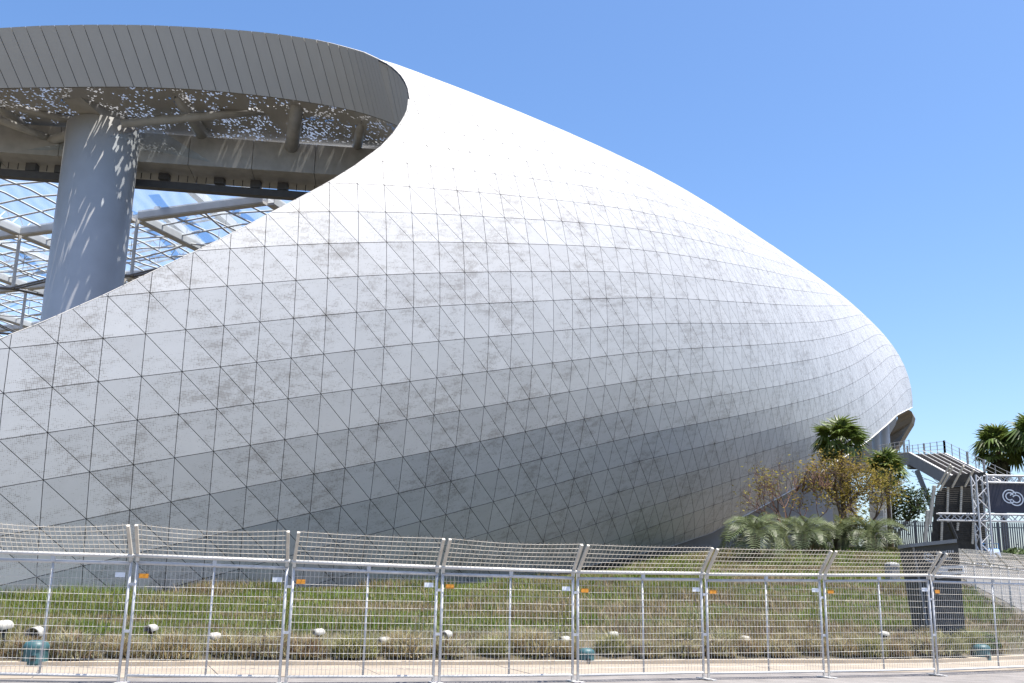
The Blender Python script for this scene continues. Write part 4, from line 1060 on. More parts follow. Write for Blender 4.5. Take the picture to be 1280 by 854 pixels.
# tuft centres spread over the bed
NT = 17000
tx = rng.uniform(-24, 26, NT); f_ = rng.random(NT) ** 1.1
yf = np.interp(tx, FRONT[:, 0], FRONT[:, 1])
yb = np.interp(tx, [-24, -19, -12, -5, -1.5, 3, 7, 12, 16, 20, 26], [36.5, 39, 46, 54, 58.5, 64.5, 69.5, 76, 78, 74, 60])
ty = yf + .4 + f_ * (yb - yf - .4)
keep = tx < np.where(ty < 50, 19.4 + (ty - 38) * .16, 21.0 + (ty - 50) * .3)
tx, ty, f_, yf = tx[keep], ty[keep], f_[keep], yf[keep]
dist = ty - yf
tz = height(tx, ty)
n1 = vnoise(tx + 50, (ty + 50) * 1.0, 3.2, 1); n2 = vnoise(tx + 90, ty + 90, 1.1, 2); n3 = vnoise(tx * .5 + 40, ty * 1.6 + 40, 2.0, 5)
up_ = np.clip((dist - 2.2) / 6, 0, 1)
score = n1 * .5 + n2 * .25 + n3 * .35
kind = np.where(up_ > .35, np.where(score > .70, 1, 0), np.where(score > .58, 1, 2))   # 0 green, 1 straw, 2 sage
kind = np.where((up_ > .2) & (n3 > .64), 1, kind)
kind = np.where((up_ <= .35) & (n2 > .70), 3, kind)
names = [['green', 'green', 'olive'], ['straw', 'straw', 'olive'], ['sage', 'olive', 'sage'], ['rust', 'sage']]
lab = ['green_grass', 'straw_grass', 'sage_grass', 'rusty_grass']
for k in range(4):
    idx = np.flatnonzero(kind == k)
    nb = 26
    I = np.repeat(idx, nb)
    spread = .26
    P = np.stack([tx[I] + rng.normal(0, spread, len(I)), ty[I] + rng.normal(0, spread, len(I)), tz[I] - .03], 1)
    hgt = np.repeat(rng.uniform(.14, .30, len(idx)) * (1 + 1.1 * (n1[idx] > .62)), nb) * rng.uniform(.5, 1.25, len(I)) * np.clip(.45 + (P[:, 1] - np.interp(P[:, 0], FRONT[:, 0], FRONT[:, 1])) * .16, .5, 1)
    wdt = .012 + .0006 * np.maximum(P[:, 1] - 25, 0)
    base = np.repeat(pick(names[k], len(idx)), nb, axis=0) * rng.uniform(.7, 1.3, (len(I), 1))
    mix = rng.random((len(I), 1)) < .16
    base = np.where(mix, pick(['straw', 'sage'], len(I)), base)
    me = blades_mesh(lab[k], P, hgt, wdt, .75, base)
    tag(link(lab[k], me), kind='stuff')
# the row of low shrubs behind the kerb: each one a plant
def shrub_variant(names, seed, hh, n=1300, wid=.56):
    r_ = np.random.default_rng(seed)
    a = r_.uniform(0, 2 * math.pi, n); rr = wid * np.sqrt(r_.random(n))
    P = np.stack([rr * np.cos(a) * .75, rr * np.sin(a) * .75, np.full(n, -.02)], 1)
    prof = np.sqrt(np.clip(1 - (rr / wid) ** 2, 0.05, 1))
    H_ = hh * prof * r_.uniform(.5, 1.2, n)
    # mid-height twigs too, so the plant is filled
    P[:, 2] += r_.random(n) * hh * prof * .45
    cols = pick(names, n) * r_.uniform(.9, 1.6, (n, 1))
    return blades_mesh('low_shrub', P, H_, np.full(n, .014), .75, cols)
SV = [shrub_variant(['sage', 'olive'], 1, .60), shrub_variant(['sage', 'sage', 'rust'], 2, .54), shrub_variant(['olive', 'sage'], 3, .62), shrub_variant(['rust', 'straw', 'sage'], 4, .50), shrub_variant(['straw', 'sage'], 5, .54)]
SL = ['grey green feathery shrub', 'brownish sage shrub', 'olive green tufted shrub', 'dry rust brown shrub', 'straw coloured dry shrub']
ORD = ['first', 'second', 'third', 'fourth', 'fifth', 'sixth', 'seventh', 'eighth']
EDGE = [BASES[i][0] for i in range(9)]
def where(x, y):
    px_ = float(proj(np.array([[x, y, .3]]))[0][0])
    i = int(np.clip(np.searchsorted(EDGE, px_) - 1, 0, 7)); f = (px_ - EDGE[i]) / (EDGE[i + 1] - EDGE[i])
    return '%s of %s fence panel' % (['left post', 'near left side', 'left quarter', 'left centre', 'middle post', 'right centre', 'right quarter', 'near right side', 'right post'][int(np.clip(f * 9, 0, 8))], ORD[i])
HL = [(4, 781, 'at the left edge of the picture, above the kerb shrubs'), (45, 789, 'right above the large teal box'), (189, 784, 'upper one between the second and third fence posts'), (268, 794, 'lower one left of a middle fence post'), (398, 789, 'upper left of the pair in the third fence panel'),
      (480, 799, 'lower right of the pair in the third fence panel'), (558, 791, 'just right of the fence joint near the middle'), (706, 798, 'beside the fence joint above the teal cylinder box'), (766, 792, 'right of the teal cylinder box, higher up the bank'),
      (931, 797, 'alone in the panel below the silvery palms'), (1105, 791, 'near the charcoal sign')]
def lamp_spot(x, y):
    """on the bank a little behind the front shrubs, on the sight line through pixel x, y"""
    zs = np.arange(18, 45, .05)
    P = np.array([at(x, y, z) for z in zs])
    f = P[:, 1] - np.interp(P[:, 0], FRONT[:, 0], FRONT[:, 1])
    return P[int(np.argmin(abs(f - 1.75)))]
LAMPS = [lamp_spot(x, y + 3) for x, y, _ in HL]
xk = -12.0
si = 0
while xk < 15:
    yk = np.interp(xk, FRONT[:, 0], FRONT[:, 1]) + .55 + rng.uniform(-.1, .25)
    v = int(rng.integers(0, 5)); s = rng.uniform(1.0, 1.35)
    o = link('low_shrub', SV[v], None, (xk, yk, hz(xk, yk)), (0, 0, rng.uniform(0, 6.3)), (s, s, s * rng.uniform(.56, .74)))
    tag(o, SL[v] + ' at the kerb behind ' + where(xk, yk), 'shrub', 'low shrubs behind the kerb')
    if rng.random() < .92 and min(abs(xk + .1 - q[0]) for q in LAMPS) > .62:
        x2, y2 = xk + rng.uniform(-.3, .5), yk + rng.uniform(.9, 1.6); v = int(rng.integers(0, 5)); s = rng.uniform(.85, 1.1)
        o = link('low_shrub', SV[v], None, (x2, y2, hz(x2, y2)), (0, 0, rng.uniform(0, 6.3)), (s, s, s * .68))
        tag(o, SL[v] + ' up the bank behind ' + where(x2, y2), 'shrub', 'low shrubs in the second row')
    xk += rng.uniform(.78, 1.12)

# ------------------------------------------------------------------ hooded bank lamps
def make_hood():
    t = thing('hooded_lamp', 'x', 'lamp', (0, 0, 0), 0, 'white hooded lamps on the planted bank')
    # a cowl: domed half cylinder closed at the back, open towards the mouth (+x)
    mb_ = MB(); n, m_ = 12, 5
    vs = []
    prof = [(-.25, .05), (-.22, .125), (-.13, .175), (.03, .19), (.17, .19)]
    for (x, r_) in prof:
        for k in range(n + 1):
            a = math.pi * (k / n) * 1.16 - math.pi * .08
            vs.append((x, -r_ * math.cos(a) * 1.05, r_ * math.sin(a) * .95))
    inner = [(x * .96 + .0, y * .9, z * .9) for x, y, z in vs]
    q = n + 1
    fs = [(i * q + k, i * q + k + 1, (i + 1) * q + k + 1, (i + 1) * q + k) for i in range(len(prof) - 1) for k in range(n)]
    b_ = len(vs)
    fs2 = [(b_ + a, b_ + d, b_ + c, b_ + e) for a, e, c, d in fs]
    rim_ = [((len(prof) - 1) * q + k, (len(prof) - 1) * q + k + 1, b_ + (len(prof) - 1) * q + k + 1, b_ + (len(prof) - 1) * q + k) for k in range(n)]
    mb_.add(vs + inner, fs + fs2 + rim_ + [tuple(range(q))])
    mb_.build('hood', MAT['hood'], t, True)
    MB().lathe([(0, .0), (.13, .0), (.14, -.06), (.10, -.16), (0, -.17)], (0, 0, .03), 14).build('lamp_body', MAT['dark'], t, True)
    MB().tube([(0, 0, -.6), (0, 0, -.1)], .035, 8).build('stem', MAT['darksteel'], t, True)
    return t
h0 = make_hood()
for i, (x, y, tx_) in enumerate(HL):
    o = h0 if i == 0 else copy_tree(h0)
    p = LAMPS[i]
    o.location = tuple(p)
    o.rotation_euler = (0.05 * (i % 3 - 1), .16, math.radians([215, 262, 240, 200, 205, 200, 230, 195, 190, 20, 35][i]))
    o.scale = (.66, .66, .66) if i > 1 else (.85, .85, .85)
    o['label'] = 'white lamp hood ' + tx_
    gz = hz(p[0], p[1])
    st = [c for c in o.children if c.name.startswith('stem')][0]
    st.scale = (1, 1, max(.3, (p[2] - gz + .1) / .6))
# teal boxes at the foot of the bank
def teal_box(x, y, z, s, label):
    p = ground_hit(x, y); p[2] -= .02
    t = thing('irrigation_box', label, 'utility box', p, .3)
    mb_ = MB(); mb_.lathe([(0, 0), (.24 * s, 0), (.25 * s, .04), (.235 * s, .33 * s)], (0, 0, 0), 12); mb_.build('body', MAT['teal'], t, False)
    mb_ = MB(); mb_.lathe([(.255 * s, .33 * s), (.26 * s, .37 * s), (.22 * s, .45 * s), (.12 * s, .49 * s), (0, .50 * s)], (0, 0, 0), 14); mb_.build('lid', MAT['teal'], t, True)
    mb_ = MB(); mb_.box((-.02, -.245 * s, .15 * s), (.12 * s, .03, .1 * s)); mb_.build('hatch', MAT['dark'], t)
    return t
teal_box(43, 830, 22.0, 1.0, 'large teal box standing at the kerb on the far left')
teal_box(733, 830, 25.6, .8, 'teal cylinder box beside the fence joint near the middle')
teal_box(1228, 826, 30.5, 1.0, 'dark teal box with pale lid in the shrubs right of the charcoal sign')

# ------------------------------------------------------------------ palms
def fan_frond(rad=1.0, pet=1.0, nl=20, spread=2.0, droop=.35, mat='fan', name='frond'):
    """palmate leaf along +x from the origin"""
    mb_ = MB()
    mb_.tube([(0, 0, 0), (pet * .5, 0, .04), (pet, 0, 0)], [.03, .022, .015], 4)
    for k in range(nl):
        a = (k / (nl - 1) - .5) * 2 * spread
        L = rad * (1 - .28 * abs(k / (nl - 1) - .5) * 2) * random.uniform(.92, 1.05)
        d = np.array([math.cos(a), math.sin(a), .10 * math.cos(a)])
        sd_ = np.array([-math.sin(a), math.cos(a), 0])
        w1 = rad * .085
        p0 = np.array([pet, 0, 0.])
        p1 = p0 + d * L * .55; p2 = p0 + d * L + np.array([0, 0, -droop * L * random.uniform(.5, 1.2)])
        lift = np.array([0, 0, .035 * rad])
        mb_.add([p0, p1 - sd_ * w1, p1 + lift, p1 + sd_ * w1, p2 - sd_ * w1 * .2, p2 + sd_ * w1 * .2], [(0, 1, 2), (0, 2, 3), (1, 4, 2), (2, 4, 5), (2, 5, 3)])
    return mb_.mesh(name, MAT[mat])
FAN = [fan_frond(1.1, .95, 18, 1.9, .35), fan_frond(1.05, .9, 18, 1.7, .6), fan_frond(1.1, .9, 16, 2.1, .8)]
DEAD = [fan_frond(.95, .7, 14, 1.4, .8, 'deadfan', 'dead_frond'), fan_frond(.9, .8, 14, 1.2, 1.0, 'deadfan', 'dead_frond')]
def fan_palm(x, y, z, size, trunk, label, n=34, dead=14, group='tall fan palms'):
    """x, y: pixel of the crown centre"""
    c = at(x, y, z)
    gz = hz(c[0], c[1]) if trunk is None else c[2] - trunk
    t = thing('fan_palm', label, 'palm tree', (c[0], c[1], gz), 0, group)
    h = c[2] - gz
    pr = [(.25, -.2), (.22, .4), (.15, h * .5), (.14, h - .5), (.20, h - .1), (.10, h + .25)]
    MB().lathe([(r_ * size, z_) for r_, z_ in pr], (0, 0, 0), 12).build('trunk', MAT['palmbark'], t, True)
    for k in range(n):
        az = k * 2.39996 + random.uniform(-.2, .2)
        el = math.radians(88 - 118 * ((k + .5) / n) ** .85 + random.uniform(-7, 7))
        s = size * random.uniform(.88, 1.1)
        link('frond', FAN[k % 3], t, (0, 0, h), (random.uniform(-.35, .35), -el, az), (s, s, s))
    for k in range(dead):
        az = k * 2.39996 + .7
        el = math.radians(-55 - 28 * random.random())
        s = size * random.uniform(.8, 1.05)
        link('dead_frond', DEAD[k % 2], t, (0, 0, h - .25 - .5 * random.random()), (random.uniform(-.3, .3), -el, az), (s, s, s))
    return t
fan_palm(1050, 555, 67, 1.04, None, 'tall fan palm rising above the yellow tree in front of the stadium', 28, 0)
fan_palm(1108, 590, 69, .9, None, 'smaller fan palm half hidden behind the yellow tree beside the footbridge', 26, 0)
fan_palm(1247, 563, 82, 1.2, None, 'fan palm with a skirt of dead leaves behind the truss gantry', 36, 30)
fan_palm(1294, 551, 80, 1.25, None, 'fan palm cut off by the right edge behind the truss gantry', 36, 26)

def feather(L=2.0, seed=0):
    r_ = random.Random(seed)
    mb_ = MB(); N = 26
    pts = []
    for k in range(N + 1):
        t = k / N
        pts.append(np.array([L * (t - .18 * t * t), 0, L * (.70 * t - .98 * t * t)]))
    mb_.tube(pts, [.028 - .022 * k / N for k in range(N + 1)], 4)
    for k in range(2, N + 1):
        t = k / N
        d = pts[k] - pts[k - 1]; d /= np.linalg.norm(d)
        ll = L * .34 * (math.sin(math.pi * min(1, t * .92 + .06)) ** .6) + .05
        for s in (-1, 1):
            out = d * .65 + np.array([0, s * .75, .42]); out /= np.linalg.norm(out)
            a = pts[k]; b_ = a + out * ll * .55; c_ = a + out * ll + np.array([0, 0, -.22 * ll * r_.uniform(.3, 1.6)])
            wv = d * .024
            mb_.add([a - wv * .6, a + wv * .6, b_ + wv, b_ - wv, c_], [(0, 1, 2, 3), (3, 2, 4)])
    return mb_.mesh('frond', MAT['pinnate'])
FEA = [feather(2.1, 1), feather(1.9, 2), feather(2.2, 3)]
def feather_palm(x, y, z, size, label, n=30):
    c = at(x, y, z)
    gz = hz(c[0], c[1])
    h = max(.5, c[2] - gz)
    t = thing('feather_palm', label, 'palm', (c[0], c[1], gz), 0, 'low silvery feather palms on the bank')
    MB().lathe([(.30, -.2), (.28, h * .5), (.33, h - .15), (.2, h + .1)], (0, 0, 0), 12).build('trunk', MAT['palmbark'], t, True)
    for k in range(n):
        az = k * 2.39996 + random.uniform(-.2, .2)
        tilt = math.radians(46 - 84 * ((k + .5) / n) + random.uniform(-6, 6))
        s = size * random.uniform(.85, 1.1)
        link('frond', FEA[k % 3], t, (0, 0, h), (random.uniform(-.3, .3), -tilt, az), (s, s, s))
    return t
feather_palm(943, 669, 57, 1.2, 'silvery feather palm at the left end of the low palms', 24)
feather_palm(1003, 670, 60, 1.15, 'feather palm second from the left among the low palms', 22)
feather_palm(1048, 671, 61, 1.1, 'green feather palm below the bare trunk of the yellow tree', 20)
feather_palm(1090, 672, 60, 1.12, 'feather palm at the right end of the low palms near the sign', 22)

# ------------------------------------------------------------------ trees
def grow(mb_, p, d, L, r_, depth, rnd, tips, spread=.6, up=.12, split=(2, 3)):
    n = 4
    pts = [p]; q = p.copy(); dd = d.copy()
    for k in range(n):
        dd = dd + np.array([rnd.gauss(0, .10), rnd.gauss(0, .10), rnd.gauss(0, .06) + up * .2]); dd /= np.linalg.norm(dd)
        q = q + dd * L / n; pts.append(q.copy())
    mb_.tube(pts, [r_ * (1 - .35 * k / n) for k in range(n + 1)], 5 if r_ > .03 else 3, False)
    if depth == 0:
        tips.append((q, dd)); return
    if depth <= 2: tips.append((pts[2], dd))
    for k in range(rnd.randint(*split)):
        a = rnd.uniform(0, 2 * math.pi)
        side = np.cross(dd, np.array([math.cos(a), math.sin(a), .3])); side /= np.linalg.norm(side)
        nd = dd + side * spread * rnd.uniform(.6, 1.3) + np.array([0, 0, up]); nd /= np.linalg.norm(nd)
        grow(mb_, pts[rnd.choice([3, 4, 4])], nd, L * rnd.uniform(.62, .85), r_ * .6, depth - 1, rnd, tips, spread, up, split)
def leaves(tips, per, size, sprd, mat, rnd):
    mb_ = MB()
    for p, d in tips:
        for k in range(per):
            c = p + np.array([rnd.gauss(0, sprd), rnd.gauss(0, sprd), rnd.gauss(0, sprd * .8)])
            a = np.array([rnd.gauss(0, 1), rnd.gauss(0, 1), rnd.gauss(0, .5)]); a /= np.linalg.norm(a)
            b_ = np.cross(a, np.array([rnd.gauss(0, 1), rnd.gauss(0, 1), rnd.gauss(0, 1)])); b_ /= np.linalg.norm(b_)
            s = size * rnd.uniform(.6, 1.4)
            mb_.add([c - a * s, c + b_ * s * .42, c + a * s, c - b_ * s * .42], [(0, 1, 2, 3)])
    return mb_
def tree(name, x, y, z, H, label, cat, mat, per, lsz, sprd, depth=4, seed=1, ell=None, bark='bark', lean=(0, 0, 1), spread=.6, r0=.14, frac=1.0, group=None, l0=.34, up=.12, stems=1):
    b_ = at(x, y, z); b_[2] = hz(b_[0], b_[1])
    rnd = random.Random(seed)
    t = thing(name, label, cat, b_, 0, group)
    mb_ = MB(); tips = []
    for s in range(stems):
        ln_ = np.array(lean, float) + (np.array([rnd.uniform(-.5, .5), rnd.uniform(-.5, .5), 0]) if stems > 1 else 0)
        ln_ = ln_ / np.linalg.norm(ln_)
        grow(mb_, np.array([0, 0, -.15]), ln_, H * l0, r0 / stems ** .5, depth, rnd, tips, spread, up)
    mb_.build('trunk', MAT[bark], t)
    if ell:
        # outer twigs filling out the crown
        cx_, cz_, rx_, rz_, nn_ = ell
        ex_ = MB()
        base_t = list(tips)
        for k in range(nn_):
            v = np.array([rnd.gauss(0, 1), rnd.gauss(0, 1), rnd.gauss(0, 1)]); v /= np.linalg.norm(v)
            v = v * (rnd.random() ** .45) * np.array([rx_, rx_ * .8, rz_]) + np.array([cx_, 0, cz_])
            q = min(base_t, key=lambda t_: np.linalg.norm(t_[0] - v))[0]
            mid_ = (q + v) / 2 + np.array([rnd.gauss(0, .15), rnd.gauss(0, .15), rnd.gauss(0, .15)])
            ex_.tube([q, mid_, v], [.022, .016, .008], 3, False)
            tips.append((v, np.array([0, 0, 1.])))
        ex_.build('twigs', MAT[bark], t)
    if per:
        rnd.shuffle(tips)
        leaves(tips[:int(len(tips) * frac)], per, lsz, sprd, mat, rnd).build('crown', MAT[mat], t)
    return t
tree('bare_tree', 984, 690, 64, 7.6, 'almost leafless reddish tree in front of the grey shell', 'tree', 'yellow', 2, .09, .3, 6, 3, None, 'twig', (0, 0, 1), .62, .15, .16, l0=.25, up=.12, stems=4)
tree('yellow_tree', 1052, 692, 63, 6.6, 'tree with yellow olive autumn leaves below the tall fan palm', 'tree', 'yellow', 14, .085, .28, 4, 8, (.1, 4.6, 2.6, 1.6, 210), 'bark', (.0, 0, 1), .72, .20, .8, l0=.34, up=.06)
tree('yellow_tree', 1082, 692, 65, 6.0, 'yellow leaved tree reaching toward the footbridge', 'tree', 'yellow', 14, .085, .28, 4, 15, (.5, 4.0, 2.2, 1.7, 180), 'bark', (.15, 0, 1), .7, .16, .8, l0=.32, up=.06)
tree('bare_tree', 1018, 692, 62, 5.4, 'thin twiggy tree left of the yellow tree', 'tree', 'yellow', 4, .10, .3, 5, 22, (.3, 4.8, 1.5, 1.0, 90), 'twig', (.0, 0, 1), .66, .12, .4, l0=.26, up=.12, stems=2)
tree('dark_tree', 1122, 690, 72, 5.6, 'dark green tree behind the white cabinets', 'tree', 'green', 16, .13, .35, 4, 31, (.0, 3.4, 1.3, 1.9, 90), 'bark', (0, 0, 1), .7, .16, 1.0, l0=.30)
tree('far_tree', 1208, 640, 95, 9.5, 'sparse tree top beyond the stair of the footbridge', 'tree', 'green', 4, .14, .5, 4, 41, None, 'bark', (0, 0, 1), .6, .16, .7, l0=.34)

def bush(x, y, z, r_, label):
    p = at(x, y, z); p[2] = hz(p[0], p[1])
    t = thing('bush', label, 'bush', p)
    rnd = random.Random(int(x))
    mb_ = MB()
    for k in range(1500):
        v = np.array([rnd.gauss(0, 1), rnd.gauss(0, 1), abs(rnd.gauss(0, 1))]); v /= np.linalg.norm(v)
        v = v * r_ * rnd.uniform(.55, 1.05) * np.array([1.2, 1, .85])
        a = np.array([rnd.gauss(0, 1), rnd.gauss(0, 1), rnd.gauss(0, .7)]); a /= np.linalg.norm(a)
        b_ = np.cross(a, v); b_ /= np.linalg.norm(b_) + 1e-6
        s = .10 * rnd.uniform(.6, 1.4)
        mb_.add([v - a * s, v + b_ * s * .5, v + a * s, v - b_ * s * .5], [(0, 1, 2, 3)])
    mb_.build('foliage', MAT['shrub'], t)
    m2 = MB(); m2.tube([(0, 0, -.2), (0, 0, r_ * .6)], [.06, .03], 5); m2.build('stem', MAT['bark'], t)
bush(1270, 692, 60, .85, 'round green bush at the right edge under the banner')
bush(1297, 690, 61, .9, 'green bush cut off by the right edge')
bush(1222, 812, 31.5, .55, 'low bush beside the dark teal box')

# ------------------------------------------------------------------ charcoal entrance sign with logo
def ring_logo(mb_, c, R_, ex, ey, off, a0, a1, wd, n=26):
    """flat arc band standing proud of the face"""
    vs = []
    for k in range(n + 1):
        a = a0 + (a1 - a0) * k / n
        for r_ in (R_ - wd / 2, R_ + wd / 2):
            vs.append(c + ex * math.cos(a) * r_ + ey * math.sin(a) * r_ + off)
    mb_.add(vs, [(2 * k, 2 * k + 1, 2 * k + 3, 2 * k + 2) for k in range(n)])
def logo(c, s, ex, ey, off, name, parent):
    """two linked double rings, the first open like a C"""
    m_ = MB(); D = math.radians
    c1 = c; c2 = c + ex * s * .95 - ey * s * .38
    for R_ in (1.0, .56):
        ring_logo(m_, c1, s * R_, ex, ey, off, D(20), D(312), s * .17)
        ring_logo(m_, c2, s * R_, ex, ey, off * 1.5, D(-160), D(150), s * .17)
    m_.build(name, MAT['tagwhite'], parent)
pA, pB, pC, pD = at(1143, 795, 33.6), at(1163, 800, 32.6), at(1208.5, 806, 31.6), at(1190, 795, 34.2)
tA, tB, tC = at(1124, 686.5, 34.2), at(1142.5, 684, 33.2), at(1197.5, 678.5, 31.8)
gz = hz(pB[0], pB[1]) - .25
sg_ = thing('entrance_sign', 'charcoal tapered entrance sign with white linked ring logo and sloping grey top', 'sign', (pB[0], pB[1], gz))
Ob = np.array([pB[0], pB[1], gz])
for p in (pA, pB, pC): p[2] = min(p[2], gz + .2)
dv = np.array([.25, .97, 0]) * .5
m_ = MB()
bk = np.array([.5, 1.4, 0])
lowp = [pA, pB, pC, pC + bk * .7]; topp = [tA, tB, tC, tC + bk]
m_.add([p - Ob for p in lowp + topp], [(0, 1, 5, 4), (1, 2, 6, 5), (2, 3, 7, 6), (3, 0, 4, 7), (4, 5, 6, 7), (3, 2, 1, 0)])
m_.build('body', MAT['signdark'], sg_)
ex = tC - tB; wS = np.linalg.norm(ex); ex /= wS
dn = pB - tB; hS = np.linalg.norm(dn)
ey = -dn / hS; ey = ey - ex * (ey @ ex); ey /= np.linalg.norm(ey)
fn = np.cross(ex, ey); fn = fn if fn @ (CAM - tB) > 0 else -fn
m_ = MB()
ov = [tA - ex * .05 + fn * .0, tB + fn * .12 - ex * .05, tC + fn * .12 + ex * .06, tC + bk * 1.05 + ex * .06]
m_.prism([p + np.array([0, 0, .01]) - Ob for p in ov], (0, 0, .11)); m_.build('top_slab', MAT['signgrey'], sg_)
edge_w = .16
m_ = MB(); m_.bar(tB - Ob + fn * .03, pB - Ob + fn * .03, .06, .05); m_.build('corner_strip', MAT['signgrey'], sg_)
face = lambda u, v: tB + ex * u * wS + (dn) * v - Ob          # u across, v down
px_ = 31.8 / 1280
logo(face(.28, .115), 5.0 * px_, ex, ey, fn * .03, 'logo', sg_)
# two lines of small lettering (too blurred to read in the photograph: kept as strokes)
m_ = MB()
rr_ = random.Random(4)
for (v, u0, u1, hgt) in ((.085, .50, .88, .085), (.155, .50, .78, .075)):
    u = u0
    while u < u1:
        wl = rr_.uniform(.028, .045)
        c = face(u + wl / 2, v) + fn * .02
        kind_ = rr_.randint(0, 3)
        W_ = wl * wS * .8
        if kind_ == 0:
            m_.box(c - ex * W_ * .4, (W_ * .26, .012, hgt), (ex, fn, ey)); m_.box(c + ex * W_ * .4, (W_ * .26, .012, hgt), (ex, fn, ey)); m_.box(c, (W_ * .5, .012, hgt * .2), (ex, fn, ey))
        elif kind_ == 1:
            m_.box(c, (W_ * .28, .012, hgt), (ex, fn, ey)); m_.box(c + ey * hgt * .42, (W_, .0125, hgt * .18), (ex, fn, ey))
        elif kind_ == 2:
            for q in (-.42, 0, .42): m_.box(c + ey * hgt * q, (W_ * .8, .012, hgt * .17), (ex, fn, ey))
            m_.box(c - ex * W_ * .35, (W_ * .26, .0125, hgt), (ex, fn, ey))
        else:
            ring_logo(m_, c, hgt * .4, ex, ey, fn * .006, 0, 6.283, hgt * .18, 12)
        u += wl * 1.25
m_.build('lettering', MAT['tagwhite'], sg_)
# white notice across the face
m_ = MB()
yv = lambda py: (py - 684.0) / 116.0
poly = [(.42, yv(709.8)), (1.04, yv(711.5)), (1.04, yv(721.5)), (.70, yv(722)), (.58, yv(725)), (.42, yv(725))]
m_.prism([face(u, v) + fn * .03 for u, v in poly], fn * .025); m_.build('notice_board', MAT['tagwhite'], sg_)
m_ = MB()
c = face(.50, yv(721.5)) + fn * .06
m_.prism([c - ex * .09 + ey * .05, c + ex * .09 + ey * .05, c - ey * .07], fn * .006); 
for k in range(7):
    m_.box(face(.72 + k * .045, yv(716)) + fn * .06, (.05 + .02 * (k % 2), .006, .07), (ex, fn, ey))
m_.build('notice_print', MAT['signdark'], sg_)

# grey pillar box left of the sign
p = at(1115, 709, 48); p[2] = hz(p[0], p[1]) - .05
q = thing('utility_pillar', 'small light grey utility box left of the charcoal sign', 'utility box', p, .25)
m_ = MB(); m_.prism([(-.26, -.2, 0), (.26, -.2, 0), (.26, .2, 0), (-.26, .2, 0)], (0, 0, .82)); m_.build('body', MAT['signgrey'], q)
m_ = MB(); m_.lathe([(.36, .82), (.34, .9), (.2, .98), (0, 1.0)], (0, 0, 0), 4, math.pi / 4, math.pi / 4 + 2 * math.pi); m_.build('cap', MAT['signgrey'], q)
m_ = MB(); m_.box((.0, -.212, .45), (.36, .02, .6)); m_.build('door', MAT['wall'], q)

# ------------------------------------------------------------------ white cabinets
def cabinet(x0, x1, ytop, ybot, z, dep, label):
    a, b = at(x0, ybot, z), at(x1, ybot, z); tz_ = at((x0 + x1) / 2, ytop, z)[2]
    gz_ = min(hz(a[0], a[1]), a[2])
    wv = b[0] - a[0]; H = tz_ - gz_
    t = thing('cabinet', label, 'cabinet', (a[0], a[1], gz_), 0, 'white cabinets behind the palms')
    m_ = MB(); m_.prism([(0, 0, 0), (wv, 0, 0), (wv, dep, 0), (0, dep, 0)], (0, 0, H - .12)); m_.build('body', MAT['whitepaint'], t)
    m_ = MB(); m_.prism([(-.08, -.08, H - .118), (wv + .08, -.08, H - .118), (wv + .08, dep + .08, H - .118), (-.08, dep + .08, H - .118)], (0, 0, .12)); m_.build('roof', MAT['whitepaint'], t)
    for k in range(2):
        m_ = MB(); m_.box((wv * (.27 + .46 * k), -.012, H * .48), (wv * .42, .02, H * .84)); m_.build('door', MAT['whitepaint'], t)
    m_ = MB()
    for k in range(8): m_.box((wv * .27, -.03, H * .6 + k * .05), (wv * .3, .02, .02))
    m_.build('vent', MAT['signgrey'], t)
cabinet(1052, 1073, 604, 675, 72, 1.6, 'broad white cabinet behind the trunk of the yellow tree')
cabinet(1098, 1117, 613, 675, 70, 1.4, 'narrow white cabinet left of the grey picket fence')

# ------------------------------------------------------------------ grey picket fence
pk = thing('picket_fence', 'long grey metal picket fence behind the sign and gantry', 'fence', at(1112, 690, 68))
Po = np.array(pk.location)
pA_, pB_ = at(1112, 690, 69), at(1320, 694, 64)
pA_[2] = min(pA_[2], hz(pA_[0], pA_[1])) + .05; pB_[2] = min(pB_[2], hz(pB_[0], pB_[1])) + .05
tA_, tB_ = at(1112, 653.5, 69), at(1320, 651, 64)
pd = (pB_ - pA_); pd[2] = 0; pd /= np.linalg.norm(pd); pn = np.array([pd[1], -pd[0], 0])
npk = 78
hh = (tA_[2] - pA_[2] + tB_[2] - pB_[2]) / 2
pm = MB(); pm.box((0, 0, hh / 2), (.085, .05, hh), (pd, pn, np.array([0, 0, 1.]))); pme = pm.mesh('picket', MAT['picket'])
for k in range(npk):
    p = pA_ + (pB_ - pA_) * k / (npk - 1)
    link('picket', pme, pk, p - Po)
for z in (.25, hh - .3):
    m_ = MB(); m_.bar(pA_ - Po + np.array([0, 0, z]) - pn * .05, pB_ - Po + np.array([0, 0, z]) - pn * .05, .05, .06); m_.build('rail', MAT['picket'], pk)
for k in range(0, npk, 13):
    p = pA_ + (pB_ - pA_) * (k + .5) / (npk - 1) - pn * .12
    m_ = MB(); m_.box(p - Po + np.array([0, 0, hh / 2]), (.1, .1, hh + .1), (pd, pn, np.array([0, 0, 1.]))); m_.build('post', MAT['picket'], pk)

